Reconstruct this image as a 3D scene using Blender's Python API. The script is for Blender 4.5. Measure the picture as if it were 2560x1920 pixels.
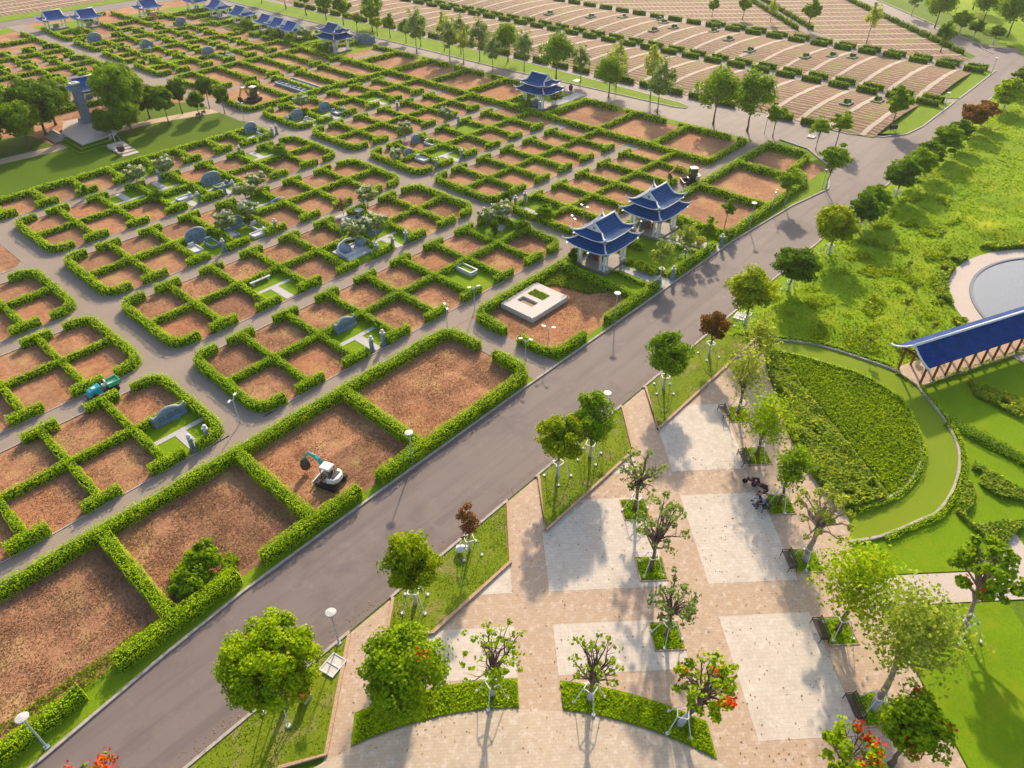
# Garden cemetery seen from a drone: hedge lattices, pavilions, an asphalt road and a paved plaza.
# Plan frame: X runs along the road, Y runs from the road into the cemetery, metres.
import bpy, bmesh, math, random
import numpy as np
from mathutils import Vector, Matrix
R = math.radians
scene = bpy.context.scene
for o_ in list(bpy.data.objects): bpy.data.objects.remove(o_)

# ---------------------------------------------------------------- camera, sky, sun, exposure
CAM = (0.0, 0.0, 42.0)
cam = bpy.data.cameras.new("Camera"); camo = bpy.data.objects.new("Camera", cam)
scene.collection.objects.link(camo)
cam.sensor_width = 36.0
cam.lens = 36.0 * 1789.1 / 2560.0
cam.clip_end = 3000.0
camo.location = CAM
camo.rotation_euler = (R(90 - 38.297), 0.0, R(-48.209))
scene.camera = camo

SUN_ELEV, SUN_AZ = 27.0, 34.0            # degrees; azimuth measured from +X towards +Y
world = bpy.data.worlds.new("World"); scene.world = world; world.use_nodes = True
nt = world.node_tree
sky = nt.nodes.new("ShaderNodeTexSky"); sky.sky_type = 'NISHITA'; sky.sun_disc = False
sky.sun_elevation = R(SUN_ELEV); sky.sun_rotation = R(90 - SUN_AZ)
sky.air_density = 1.0; sky.dust_density = 2.5; sky.ozone_density = 1.0
nt.links.new(sky.outputs[0], nt.nodes["Background"].inputs[0])
nt.nodes["Background"].inputs[1].default_value = 0.15
sl = bpy.data.lights.new("Sun", 'SUN'); sl.energy = 3.8; sl.angle = R(1.6); sl.color = (1.0, 0.83, 0.62)
so = bpy.data.objects.new("Sun", sl); scene.collection.objects.link(so)
sd = Vector((math.cos(R(SUN_ELEV)) * math.cos(R(SUN_AZ)), math.cos(R(SUN_ELEV)) * math.sin(R(SUN_AZ)), math.sin(R(SUN_ELEV))))
so.rotation_euler = sd.to_track_quat('Z', 'Y').to_euler(); so.location = (60, 60, 80)
vs = scene.view_settings
vs.view_transform = 'Standard'; vs.look = 'None'; vs.gamma = 1.0; vs.exposure = 0.92
scene.cycles.max_bounces = 6; scene.cycles.transparent_max_bounces = 8

rng = np.random.default_rng(7); random.seed(7)
C = scene.collection

# ---------------------------------------------------------------- tagging
def tag(o, label, cat=None, group=None, kind=None):
    if label: o["label"] = label
    if cat: o["category"] = cat
    if group: o["group"] = group
    if kind: o["kind"] = kind
    return o
def thing(name, label, cat, loc=(0, 0, 0), rz=0.0, group=None):
    o = bpy.data.objects.new(name, None); C.objects.link(o)
    o.location = loc; o.rotation_euler = (0, 0, rz); o.empty_display_size = 0.2
    return tag(o, label, cat, group)
def copy_tree(o, parent=None):
    c = o.copy(); C.objects.link(c)
    if parent is not None: c.parent = parent
    for ch in list(o.children): copy_tree(ch, c)
    return c
ORD = ["first", "second", "third", "fourth", "fifth", "sixth", "seventh", "eighth", "ninth", "tenth", "eleventh",
       "twelfth", "thirteenth", "fourteenth", "fifteenth", "sixteenth", "seventeenth", "eighteenth", "nineteenth", "twentieth",
       "twenty-first", "twenty-second", "twenty-third", "twenty-fourth", "twenty-fifth", "twenty-sixth", "twenty-seventh", "twenty-eighth", "twenty-ninth", "thirtieth", "thirty-first", "thirty-second", "thirty-third", "thirty-fourth", "thirty-fifth", "thirty-sixth"]

# ---------------------------------------------------------------- mesh building
def link_mesh(name, me, parent=None):
    o = bpy.data.objects.new(name, me); C.objects.link(o)
    if parent is not None: o.parent = parent
    return o
def np_mesh(name, V, F, mats, mi=None, parent=None, smooth=False):
    """quads only, from numpy arrays"""
    me = bpy.data.meshes.new(name)
    V = np.asarray(V, np.float32); F = np.asarray(F, np.int32)
    me.vertices.add(len(V)); me.vertices.foreach_set("co", V.ravel())
    me.loops.add(F.size); me.loops.foreach_set("vertex_index", F.ravel())
    me.polygons.add(len(F))
    me.polygons.foreach_set("loop_start", np.arange(0, F.size, 4, dtype=np.int32))
    me.polygons.foreach_set("loop_total", np.full(len(F), 4, np.int32))
    if mi is not None: me.polygons.foreach_set("material_index", np.asarray(mi, np.int32))
    if smooth: me.polygons.foreach_set("use_smooth", np.ones(len(F), bool))
    me.update(calc_edges=True); me.validate()
    for m in mats: me.materials.append(m)
    return link_mesh(name, me, parent)
class MB:
    def __init__(s): s.v = []; s.f = []; s.mi = []; s.cur = 0
    def add(s, vs, fs):
        n = len(s.v); s.v += [tuple(v) for v in vs]
        s.f += [tuple(i + n for i in f) for f in fs]; s.mi += [s.cur] * len(fs); return s
    def box(s, c, d, rz=0.0, taper=1.0):
        x, y, z = d[0] / 2, d[1] / 2, d[2] / 2; cs, sn = math.cos(rz), math.sin(rz); vs = []
        for k, zz in ((1, -z), (taper, z)):
            for px, py in ((-x, -y), (x, -y), (x, y), (-x, y)):
                px, py = px * k, py * k
                vs.append((c[0] + px * cs - py * sn, c[1] + px * sn + py * cs, c[2] + zz))
        return s.add(vs, [(3, 2, 1, 0), (4, 5, 6, 7), (0, 1, 5, 4), (1, 2, 6, 5), (2, 3, 7, 6), (3, 0, 4, 7)])
    def bar(s, p, q, w, h, up=(0, 0, 1)):
        p, q = Vector(p), Vector(q); d = (q - p).normalized(); upv = Vector(up)
        if abs(d.dot(upv)) > .98: upv = Vector((1, 0, 0))
        sx = d.cross(upv).normalized(); sz = sx.cross(d).normalized()
        a, b = sx * w / 2, sz * h / 2
        vs = [p - a - b, p + a - b, p + a + b, p - a + b, q - a - b, q + a - b, q + a + b, q - a + b]
        return s.add(vs, [(0, 1, 2, 3), (7, 6, 5, 4), (4, 5, 1, 0), (5, 6, 2, 1), (6, 7, 3, 2), (7, 4, 0, 3)])
    def tube(s, pts, rad, n=8, cap=True):
        pts = [Vector(p) for p in pts]
        if not hasattr(rad, '__len__'): rad = [rad] * len(pts)
        vs, fs = [], []; prev = None
        for i, p in enumerate(pts):
            d = (pts[min(i + 1, len(pts) - 1)] - pts[max(i - 1, 0)]).normalized()
            ref = prev if prev is not None else (Vector((0, 0, 1)) if abs(d.z) < .9 else Vector((1, 0, 0)))
            x = ref - d * ref.dot(d)
            if x.length < 1e-4: x = d.orthogonal()
            x.normalize(); y = d.cross(x); prev = x
            for k in range(n):
                a = 2 * math.pi * k / n; vs.append(p + (x * math.cos(a) + y * math.sin(a)) * rad[i])
        for i in range(len(pts) - 1):
            for k in range(n):
                k2 = (k + 1) % n; fs.append((i * n + k, i * n + k2, (i + 1) * n + k2, (i + 1) * n + k))
        if cap: fs.append(tuple(reversed(range(n)))); fs.append(tuple((len(pts) - 1) * n + k for k in range(n)))
        return s.add(vs, fs)
    def lathe(s, prof, c=(0, 0, 0), n=16):
        vs, fs = [], []
        for r, z in prof:
            for k in range(n):
                a = 2 * math.pi * k / n; vs.append((c[0] + max(r, 1e-4) * math.cos(a), c[1] + max(r, 1e-4) * math.sin(a), c[2] + z))
        for i in range(len(prof) - 1):
            for k in range(n):
                k2 = (k + 1) % n; fs.append((i * n + k, i * n + k2, (i + 1) * n + k2, (i + 1) * n + k))
        fs.append(tuple(reversed(range(n)))); fs.append(tuple((len(prof) - 1) * n + k for k in range(n)))
        return s.add(vs, fs)
    def prism(s, poly, z0, z1):
        n = len(poly); A = sum(poly[i][0] * poly[(i + 1) % n][1] - poly[(i + 1) % n][0] * poly[i][1] for i in range(n))
        if A < 0: poly = poly[::-1]
        vs = [(x, y, z0) for x, y in poly] + [(x, y, z1) for x, y in poly]
        fs = [tuple(reversed(range(n))), tuple(range(n, 2 * n))] + [(i, (i + 1) % n, (i + 1) % n + n, i + n) for i in range(n)]
        return s.add(vs, fs)
    def sheet(s, poly, z):
        n = len(poly); A = sum(poly[i][0] * poly[(i + 1) % n][1] - poly[(i + 1) % n][0] * poly[i][1] for i in range(n))
        if A < 0: poly = poly[::-1]
        return s.add([(x, y, z) for x, y in poly], [tuple(range(n))])
    def kerb(s, pts, w=0.18, z0=-0.02, z1=0.13):
        """kerb stone strip following a polyline, centred on it"""
        pts = [Vector((p[0], p[1])) for p in pts]; L = []; Rr = []
        for i, p in enumerate(pts):
            d = (pts[min(i + 1, len(pts) - 1)] - pts[max(i - 1, 0)]).normalized(); nn = Vector((-d.y, d.x)) * w / 2
            L.append(p + nn); Rr.append(p - nn)
        n = len(pts); vs = [(p.x, p.y, z0) for p in L] + [(p.x, p.y, z0) for p in Rr] + [(p.x, p.y, z1) for p in L] + [(p.x, p.y, z1) for p in Rr]
        fs = []
        for i in range(n - 1):
            fs += [(2 * n + i, 3 * n + i, 3 * n + i + 1, 2 * n + i + 1), (i, 2 * n + i, 2 * n + i + 1, i + 1), (n + i + 1, 3 * n + i + 1, 3 * n + i, n + i)]
        fs += [(0, n, 3 * n, 2 * n), (n - 1, 3 * n - 1, 4 * n - 1, 2 * n - 1)]
        return s.add(vs, fs)
    def build(s, name, mats, parent=None, smooth=False, bevel=0.0):
        me = bpy.data.meshes.new(name); me.from_pydata(s.v, [], s.f)
        if not isinstance(mats, (list, tuple)): mats = [mats]
        for m in mats: me.materials.append(m)
        me.polygons.foreach_set("material_index", s.mi)
        if smooth: me.polygons.foreach_set("use_smooth", [True] * len(s.f))
        me.update()
        o = link_mesh(name, me, parent)
        if bevel:
            b = o.modifiers.new("bevel", 'BEVEL'); b.width = bevel; b.segments = 2; b.limit_method = 'ANGLE'
        return o

# ---------------------------------------------------------------- materials
def newmat(name):
    m = bpy.data.materials.new(name); m.use_nodes = True
    return m, m.node_tree, m.node_tree.nodes["Principled BSDF"]
def ramp(nt, fac, cols, lo=0.3, hi=0.7):
    r = nt.nodes.new("ShaderNodeValToRGB"); e = r.color_ramp.elements
    n = len(cols)
    while len(e) < n: e.new(0.5)
    for i, c in enumerate(cols):
        e[i].position = lo + (hi - lo) * i / max(1, n - 1); e[i].color = (*c, 1)
    nt.links.new(fac, r.inputs[0]); return r.outputs[0]
def noise(nt, scale, detail=4.0, rough=0.55, coord=None, dist=0.0):
    n = nt.nodes.new("ShaderNodeTexNoise"); n.inputs["Scale"].default_value = scale
    n.inputs["Detail"].default_value = detail; n.inputs["Roughness"].default_value = rough; n.inputs["Distortion"].default_value = dist
    if coord is None:
        tc = nt.nodes.new("ShaderNodeTexCoord"); coord = tc.outputs["Object"]
    nt.links.new(coord, n.inputs["Vector"]); return n.outputs["Fac"]
def mix(nt, a, b, fac, mode='MIX'):
    m = nt.nodes.new("ShaderNodeMix"); m.data_type = 'RGBA'; m.blend_type = mode
    if isinstance(fac, (int, float)): m.inputs[0].default_value = fac
    else: nt.links.new(fac, m.inputs[0])
    for s_, v in ((6, a), (7, b)):
        if isinstance(v, tuple): m.inputs[s_].default_value = (*v, 1)
        else: nt.links.new(v, m.inputs[s_])
    return m.outputs[2]
def bump(nt, bsdf, h, strength=0.5, dist=0.1):
    b = nt.nodes.new("ShaderNodeBump"); b.inputs["Strength"].default_value = strength; b.inputs["Distance"].default_value = dist
    nt.links.new(h, b.inputs["Height"]); nt.links.new(b.outputs[0], bsdf.inputs["Normal"])
def plain(name, col, rough=0.6, metal=0.0, var=0.25, scale=6.0, spec=0.4):
    m, nt, b = newmat(name)
    c = ramp(nt, noise(nt, scale), [tuple(x * (1 - var) for x in col), col, tuple(min(1, x * (1 + var * .6)) for x in col)])
    nt.links.new(c, b.inputs["Base Color"]); b.inputs["Roughness"].default_value = rough; b.inputs["Metallic"].default_value = metal
    b.inputs["Specular IOR Level"].default_value = spec
    return m
def layered(name, big, small, rough=0.95, bigs=0.12, smalls=3.0, k=0.5, bmp=0.0, bs=12.0, bd=0.05, third=None, ths=0.6, spec=0.08):
    m, nt, b = newmat(name)
    c1 = ramp(nt, noise(nt, bigs, 3.0), big); c2 = ramp(nt, noise(nt, smalls, 6.0, 0.65), small)
    c = mix(nt, c1, c2, k)
    if third: c = mix(nt, c, third, ramp(nt, noise(nt, ths, 5.0, 0.7), [(0, 0, 0), (.8, .8, .8)], .52, .66))
    nt.links.new(c, b.inputs["Base Color"]); b.inputs["Roughness"].default_value = rough; b.inputs["Specular IOR Level"].default_value = spec
    if bmp: bump(nt, b, noise(nt, bs, 6.0, 0.7), bmp, bd)
    return m
def leafmat(name, dark, light, accent=None, acc=0.1, transl=0.35, clump=0.9):
    m, nt, b = newmat(name)
    g = nt.nodes.new("ShaderNodeNewGeometry")
    cols = [dark, tuple((x + y) / 2 for x, y in zip(dark, light)), light]
    c1 = ramp(nt, g.outputs["Random Per Island"], cols, 0.0, 0.9)
    c2 = ramp(nt, noise(nt, clump, 2.0), cols)
    c = mix(nt, c1, c2, 0.45)
    oi = nt.nodes.new("ShaderNodeObjectInfo")
    c = mix(nt, c, ramp(nt, oi.outputs["Random"], [(.80, .86, .9), (1.0, .98, .95), (1.1, 1.02, .8)], 0, 1), .8, 'MULTIPLY')
    if accent:
        c = mix(nt, c, accent, ramp(nt, g.outputs["Random Per Island"], [(0, 0, 0), (1, 1, 1)], 1 - acc - .01, 1 - acc))
    nt.links.new(c, b.inputs["Base Color"]); b.inputs["Roughness"].default_value = 0.7; b.inputs["Specular IOR Level"].default_value = 0.06
    t = nt.nodes.new("ShaderNodeBsdfTranslucent"); nt.links.new(c, t.inputs[0])
    ms = nt.nodes.new("ShaderNodeMixShader"); ms.inputs[0].default_value = transl
    nt.links.new(b.outputs[0], ms.inputs[1]); nt.links.new(t.outputs[0], ms.inputs[2])
    nt.links.new(ms.outputs[0], nt.nodes["Material Output"].inputs[0])
    return m
def pavers(name, c1, c2, mortar, w=0.42, h=0.21, rot=45.0, stain=(0.3, 0.22, 0.16), sk=0.35, msize=0.012):
    m, nt, b = newmat(name)
    tc = nt.nodes.new("ShaderNodeTexCoord"); mp = nt.nodes.new("ShaderNodeMapping"); mp.inputs["Rotation"].default_value = (0, 0, R(rot))
    nt.links.new(tc.outputs["Object"], mp.inputs["Vector"])
    br = nt.nodes.new("ShaderNodeTexBrick"); nt.links.new(mp.outputs[0], br.inputs["Vector"])
    br.inputs["Color1"].default_value = (*c1, 1); br.inputs["Color2"].default_value = (*c2, 1); br.inputs["Mortar"].default_value = (*mortar, 1)
    br.inputs["Scale"].default_value = 1.0; br.inputs["Mortar Size"].default_value = msize; br.inputs["Mortar Smooth"].default_value = 0.4
    br.inputs["Brick Width"].default_value = w; br.inputs["Row Height"].default_value = h
    c = mix(nt, br.outputs["Color"], stain, ramp(nt, noise(nt, 0.5, 7.0, 0.7), [(0, 0, 0), (sk, sk, sk)], .48, .72))
    c = mix(nt, c, (0.9, 0.88, 0.84), ramp(nt, noise(nt, 2.2, 5.0, 0.7), [(0, 0, 0), (.22, .22, .22)], .5, .7))
    nt.links.new(c, b.inputs["Base Color"]); b.inputs["Roughness"].default_value = 0.85; b.inputs["Specular IOR Level"].default_value = 0.25
    bump(nt, b, br.outputs["Fac"], -0.35, 0.02)
    return m

M = {}
M['soil'] = layered('dry_soil', [(.22, .10, .052), (.41, .205, .11), (.28, .135, .072), (.37, .19, .105)], [(.12, .058, .032), (.33, .165, .09), (.50, .29, .175)], k=0.5, bigs=.2, smalls=2.6, bmp=.8, bs=7.0, bd=.09, third=(.40, .27, .11), ths=.33)
def plotwise(m):
    # every plot has its own tone: dug over, damp, or left dry
    nt = m.node_tree; b = nt.nodes["Principled BSDF"]; src = b.inputs["Base Color"].links[0].from_socket
    tc = nt.nodes.new("ShaderNodeTexCoord"); a = nt.nodes.new("ShaderNodeVectorMath"); a.operation = 'ADD'; a.inputs[1].default_value = (-21.3, -40.2, .5); nt.links.new(tc.outputs["Object"], a.inputs[0])
    v = nt.nodes.new("ShaderNodeVectorMath"); v.operation = 'SNAP'; v.inputs[1].default_value = (5.4, 7.54, 1); nt.links.new(a.outputs[0], v.inputs[0])
    w = nt.nodes.new("ShaderNodeTexWhiteNoise"); w.noise_dimensions = '3D'; nt.links.new(v.outputs[0], w.inputs[0])
    g = ramp(nt, w.outputs["Value"], [(.66, .66, .68), (.95, .93, .9), (1.12, 1.1, 1.05), (1.0, .86, .74)], 0, 1)
    nt.links.new(mix(nt, src, g, .8, 'MULTIPLY'), b.inputs["Base Color"])
plotwise(M['soil'])
M['field'] = layered('far_grass', [(.08, .14, .008), (.13, .20, .012)], [(.05, .10, .006), (.15, .22, .015)], bmp=.5, bs=3, bd=.2)
M['lawn'] = layered('lawn_turf', [(.11, .20, .002), (.165, .27, .004), (.13, .225, .002)], [(.08, .165, .001), (.18, .27, .005)], bigs=.22, smalls=5.0, bmp=.7, bs=22, bd=.05, third=(.20, .25, .006), ths=.3)
M['lawn_dry'] = layered('worn_lawn', [(.11, .19, .003), (.20, .22, .015)], [(.09, .165, .003), (.21, .235, .02)], smalls=6.0, bmp=.6, bs=18, bd=.04, third=(.27, .20, .09), ths=.55)
M['verge'] = layered('verge_grass', [(.13, .22, .004), (.19, .28, .006)], [(.08, .16, .003), (.20, .28, .01)], smalls=4.0, bmp=.6, bs=10, bd=.08, third=(.11, .17, .01), ths=.5)
M['lawn_deep'] = layered('deep_lawn_turf', [(.06, .115, .002), (.095, .155, .003)], [(.045, .095, .001), (.10, .16, .003)], smalls=5.0, bmp=.6, bs=20, bd=.04)
M['garden_walk'] = layered('garden_walk', [(.40, .37, .35), (.45, .42, .40)], [(.35, .325, .31), (.49, .46, .44)], smalls=5, rough=.8)
M['pav_floor'] = layered('pavilion_floor', [(.24, .21, .18), (.28, .245, .21)], [(.20, .175, .15), (.31, .275, .24)], smalls=3, rough=.7)
M['asphalt'] = layered('asphalt', [(.145, .112, .10), (.175, .137, .12), (.152, .118, .106)], [(.12, .095, .086), (.18, .143, .126)], rough=.8, bigs=.09, smalls=14.0, k=.45, bmp=.25, bs=60, bd=.01, third=(.115, .09, .083), ths=.16, spec=.3)
def worn(m):
    nt = m.node_tree; b = nt.nodes["Principled BSDF"]; src = b.inputs["Base Color"].links[0].from_socket
    tc = nt.nodes.new("ShaderNodeTexCoord"); mp = nt.nodes.new("ShaderNodeMapping"); mp.inputs["Scale"].default_value = (.035, .9, 1); nt.links.new(tc.outputs["Object"], mp.inputs[0])
    c = mix(nt, src, (.10, .078, .072), ramp(nt, noise(nt, 1.0, 5, .6, mp.outputs[0]), [(0, 0, 0), (.55, .55, .55)], .48, .68))
    c = mix(nt, c, (.24, .19, .165), ramp(nt, noise(nt, .4, 8, .75), [(0, 0, 0), (.5, .5, .5)], .56, .72))
    nt.links.new(c, b.inputs["Base Color"])
worn(M['asphalt'])
M['path'] = layered('path_concrete', [(.24, .195, .155), (.30, .24, .19)], [(.19, .15, .12), (.34, .275, .22)], rough=.9, bigs=.2, smalls=9.0, bmp=.2, bs=40, bd=.01)
M['kerb'] = plain('kerb_concrete', (.36, .31, .27), .9, var=.3, scale=3)
M['tan'] = pavers('tan_pavers', (.44, .315, .215), (.41, .29, .195), (.35, .245, .165))
M['white'] = pavers('pale_pavers', (.53, .455, .375), (.50, .43, .35), (.42, .36, .29), w=.55, h=.28)
M['round'] = pavers('plaza_pavers', (.48, .38, .275), (.45, .355, .255), (.39, .305, .215), w=.4, h=.2, rot=45)
M['palewalk'] = layered('pale_walk', [(.45, .37, .31), (.50, .415, .35)], [(.40, .33, .275), (.53, .45, .38)], smalls=5, rough=.8)
M['stone'] = plain('grey_blue_stone', (.17, .22, .27), .5, var=.35, scale=2.5)
M['stone_pale'] = plain('pale_granite', (.52, .50, .48), .6, var=.2, scale=5)
M['slab'] = layered('raw_concrete', [(.50, .44, .38), (.58, .52, .46)], [(.42, .37, .32), (.62, .56, .50)], smalls=4, bmp=.15, bs=20, bd=.01)
M['paint'] = plain('white_paint', (.66, .65, .645), .45, var=.08)
M['steel'] = plain('white_steel', (.58, .60, .62), .4, var=.1)
M['pole'] = plain('grey_pole', (.33, .38, .42), .45, var=.15)
M['dark'] = plain('dark_metal', (.045, .03, .028), .5, var=.3)
M['black'] = plain('black_rubber', (.02, .02, .02), .8)
M['teal'] = plain('teal_paint', (.01, .36, .33), .35, var=.12)
M['teal_blue'] = plain('teal_blue_paint', (.015, .30, .36), .35, var=.12)
M['green_paint'] = plain('green_paint', (.04, .38, .20), .4)
M['green_pale'] = plain('pale_green_bed', (.45, .66, .50), .5)
M['yellow'] = plain('yellow_paint', (.62, .33, .03), .4, var=.15)
M['yellow_pale'] = plain('faded_cream_paint', (.66, .52, .30), .5, var=.15)
M['red'] = plain('red_paint', (.45, .02, .02), .4)
M['glass'] = plain('dark_glass', (.03, .05, .05), .12, spec=.8)
M['cream'] = plain('cream_panel', (.72, .62, .52), .5)
M['wood'] = plain('red_brown_wood', (.22, .055, .022), .55, var=.25)
M['bark'] = plain('bark', (.15, .10, .07), .9, var=.45, scale=5)
M['bark_pale'] = plain('pale_bark', (.30, .235, .18), .9, var=.4, scale=4)
M['whitewash'] = plain('limewashed_bark', (.42, .40, .42), .85, var=.2)
M['straw'] = leafmat('dry_straw', (.22, .115, .055), (.54, .33, .18), transl=.4)
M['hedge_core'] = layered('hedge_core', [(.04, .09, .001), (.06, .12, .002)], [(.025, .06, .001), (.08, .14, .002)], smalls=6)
M['hedge'] = leafmat('hedge_leaf', (.20, .36, .001), (.52, .68, .002), (.45, .40, .03), .015, transl=.38, clump=.8)
M['hedge_far'] = leafmat('terrace_hedge_leaf', (.10, .20, .002), (.28, .40, .005), transl=.4, clump=.6)
M['leaf_bright'] = leafmat('bright_leaf', (.14, .27, .001), (.42, .56, .003), (.50, .32, .01), .015, .42)
M['leaf_mid'] = leafmat('mid_leaf', (.11, .23, .002), (.30, .43, .006), transl=.42)
M['leaf_dark'] = leafmat('dark_leaf', (.055, .13, .003), (.17, .285, .007), transl=.45)
M['leaf_yellow'] = leafmat('yellow_leaf', (.15, .25, .001), (.44, .51, .004), (.48, .34, .01), .04, .45)
M['leaf_olive'] = leafmat('olive_leaf', (.17, .25, .012), (.46, .52, .07), transl=.55)
M['leaf_grey'] = leafmat('grey_green_leaf', (.12, .20, .03), (.32, .41, .11), transl=.5)
M['leaf_orange'] = leafmat('orange_leaf', (.08, .09, .01), (.30, .14, .02), (.40, .12, .02), .3, .4)
M['leaf_dead'] = leafmat('dead_leaf', (.14, .06, .02), (.36, .17, .06), transl=.3)
M['flower_red'] = leafmat('red_flower', (.55, .03, .01), (.80, .07, .015), transl=.3)
M['flower_pink'] = leafmat('pink_flower', (.55, .06, .14), (.75, .20, .28), transl=.3)
M['flower_white'] = leafmat('white_flower', (.60, .60, .45), (.80, .80, .66), transl=.3)
M['grass_blade'] = leafmat('meadow_blade', (.16, .29, .001), (.36, .47, .003), transl=.5, clump=.25)
M['turf_blade'] = leafmat('turf_blade', (.12, .23, .002), (.27, .36, .008), transl=.45, clump=.5)
M['shrub_leaf'] = leafmat('bed_shrub_leaf', (.13, .25, .004), (.42, .52, .06), (.52, .48, .02), .10, .5)
M['skin'] = plain('skin', (.42, .24, .16), .6, var=.1)
M['cloth_white'] = plain('white_cloth', (.66, .66, .70), .9)
M['cloth_dark'] = plain('dark_cloth', (.035, .03, .045), .9)
M['cloth_blue'] = plain('blue_cloth', (.10, .22, .42), .9)
M['hat'] = plain('straw_hat', (.66, .47, .30), .9)
def tile_mat():
    m, nt, b = newmat('blue_glazed_tile')
    tc = nt.nodes.new("ShaderNodeTexCoord"); sp = nt.nodes.new("ShaderNodeSeparateXYZ"); nt.links.new(tc.outputs["Object"], sp.inputs[0])
    mm = nt.nodes.new("ShaderNodeMath"); mm.operation = 'MULTIPLY'; mm.inputs[1].default_value = 28.0; nt.links.new(sp.outputs["Z"], mm.inputs[0])
    sn = nt.nodes.new("ShaderNodeMath"); sn.operation = 'SINE'; nt.links.new(mm.outputs[0], sn.inputs[0])
    c = ramp(nt, noise(nt, 2.5, 4), [(.0015, .045, .15), (.002, .06, .19), (.004, .08, .235)])
    f = nt.nodes.new("ShaderNodeMapRange"); f.inputs[1].default_value = .55; f.inputs[2].default_value = 1.0; nt.links.new(sn.outputs[0], f.inputs[0])
    c = mix(nt, c, (.001, .02, .075), f.outputs[0])
    nt.links.new(c, b.inputs["Base Color"]); b.inputs["Roughness"].default_value = .55; b.inputs["Specular IOR Level"].default_value = .1
    return m
M['tile'] = tile_mat()
M['tile_far'] = plain('weathered_blue_tile', (.012, .065, .24), .5, var=.25, scale=2, spec=.2)
def water_mat():
    m, nt, b = newmat('pond_water')
    b.inputs["Base Color"].default_value = (.16, .17, .175, 1); b.inputs["Roughness"].default_value = .22; b.inputs["Specular IOR Level"].default_value = .6
    tc = nt.nodes.new("ShaderNodeTexCoord"); mp = nt.nodes.new("ShaderNodeMapping"); mp.inputs["Rotation"].default_value = (0, 0, R(-48)); mp.inputs["Scale"].default_value = (.5, 2.4, 1)
    nt.links.new(tc.outputs["Object"], mp.inputs[0])
    bump(nt, b, noise(nt, 1.6, 4, .6, mp.outputs[0]), .28, .06)
    return m
M['water'] = water_mat()
def terrace_mat():
    """worn grave terraces: brown earth with thin courses of pale kerb stones across the slope"""
    m, nt, b = newmat('terrace_soil')
    tc = nt.nodes.new("ShaderNodeTexCoord"); sp = nt.nodes.new("ShaderNodeSeparateXYZ"); nt.links.new(tc.outputs["Object"], sp.inputs[0])
    base = mix(nt, ramp(nt, noise(nt, .3, 4), [(.17, .095, .055), (.235, .14, .085)]), ramp(nt, noise(nt, 2.5, 6, .7), [(.13, .075, .042), (.28, .18, .11)]), .5)
    mm = nt.nodes.new("ShaderNodeMath"); mm.operation = 'MULTIPLY'; mm.inputs[1].default_value = 2 * math.pi / 1.35; wz = nt.nodes.new("ShaderNodeMath"); wz.operation = 'MULTIPLY_ADD'; wz.inputs[1].default_value = 2.6; nt.links.new(noise(nt, .3, 4, .6), wz.inputs[0]); nt.links.new(sp.outputs["X"], wz.inputs[2]); nt.links.new(wz.outputs[0], mm.inputs[0])
    sn = nt.nodes.new("ShaderNodeMath"); sn.operation = 'SINE'; nt.links.new(mm.outputs[0], sn.inputs[0])
    f = nt.nodes.new("ShaderNodeMapRange"); f.inputs[1].default_value = .62; f.inputs[2].default_value = 1.0; nt.links.new(sn.outputs[0], f.inputs[0])
    g = nt.nodes.new("ShaderNodeMath"); g.operation = 'MULTIPLY'; nt.links.new(f.outputs[0], g.inputs[0])
    nt.links.new(ramp(nt, noise(nt, .9, 3), [(.15, .15, .15), (1, 1, 1)], .42, .58), g.inputs[1])
    c = mix(nt, base, (.36, .25, .17), g.outputs[0])
    f2 = nt.nodes.new("ShaderNodeMapRange"); f2.inputs[1].default_value = -.6; f2.inputs[2].default_value = -1.3; nt.links.new(sn.outputs[0], f2.inputs[0])
    c = mix(nt, c, (.13, .075, .05), f2.outputs[0])
    c = mix(nt, c, (.17, .19, .03), ramp(nt, noise(nt, .22, 6, .65), [(0, 0, 0), (.85, .85, .85)], .52, .66))
    nt.links.new(c, b.inputs["Base Color"]); b.inputs["Roughness"].default_value = .95; b.inputs["Specular IOR Level"].default_value = .15
    bump(nt, b, sn.outputs[0], .5, .1)
    return m
M['terrace'] = terrace_mat()
def terrace2_mat():
    m = M['terrace'].copy(); m.name = 'terrace_soil_diagonal'; nt = m.node_tree
    tc = [n for n in nt.nodes if n.type == 'TEX_COORD']; sp = [n for n in nt.nodes if n.type == 'SEPXYZ'][0]
    mp = nt.nodes.new("ShaderNodeMapping"); mp.inputs["Rotation"].default_value = (0, 0, R(45))
    nt.links.new(sp.inputs[0].links[0].from_socket, mp.inputs[0]); nt.links.new(mp.outputs[0], sp.inputs[0])
    return m
M['terrace2'] = terrace2_mat()

# ---------------------------------------------------------------- foliage cards
def dist_cam(x, y, z=0.0): return math.sqrt((x - CAM[0]) ** 2 + (y - CAM[1]) ** 2 + (z - CAM[2]) ** 2)
def cards(P, N, size, jit=0.6, aspect=1.0):
    """one leaf quad per point, facing roughly N"""
    P = np.asarray(P, np.float64); N = np.asarray(N, np.float64); n = len(P)
    N = N + rng.normal(0, jit, (n, 3)); N /= np.linalg.norm(N, axis=1)[:, None] + 1e-9
    t = rng.normal(0, 1, (n, 3)); U = np.cross(N, t); U /= np.linalg.norm(U, axis=1)[:, None] + 1e-9
    W = np.cross(N, U); s = (np.asarray(size) * rng.uniform(.65, 1.25, n))[:, None] * .5
    q = np.stack([P - U * s - W * s * aspect * .55, P + U * s * .25 - W * s * aspect, P + U * s + W * s * aspect * .55, P - U * s * .25 + W * s * aspect], 1)
    return q.reshape(-1, 3)
def quadF(n, off=0): return (np.arange(n * 4) + off).reshape(-1, 4)
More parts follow.
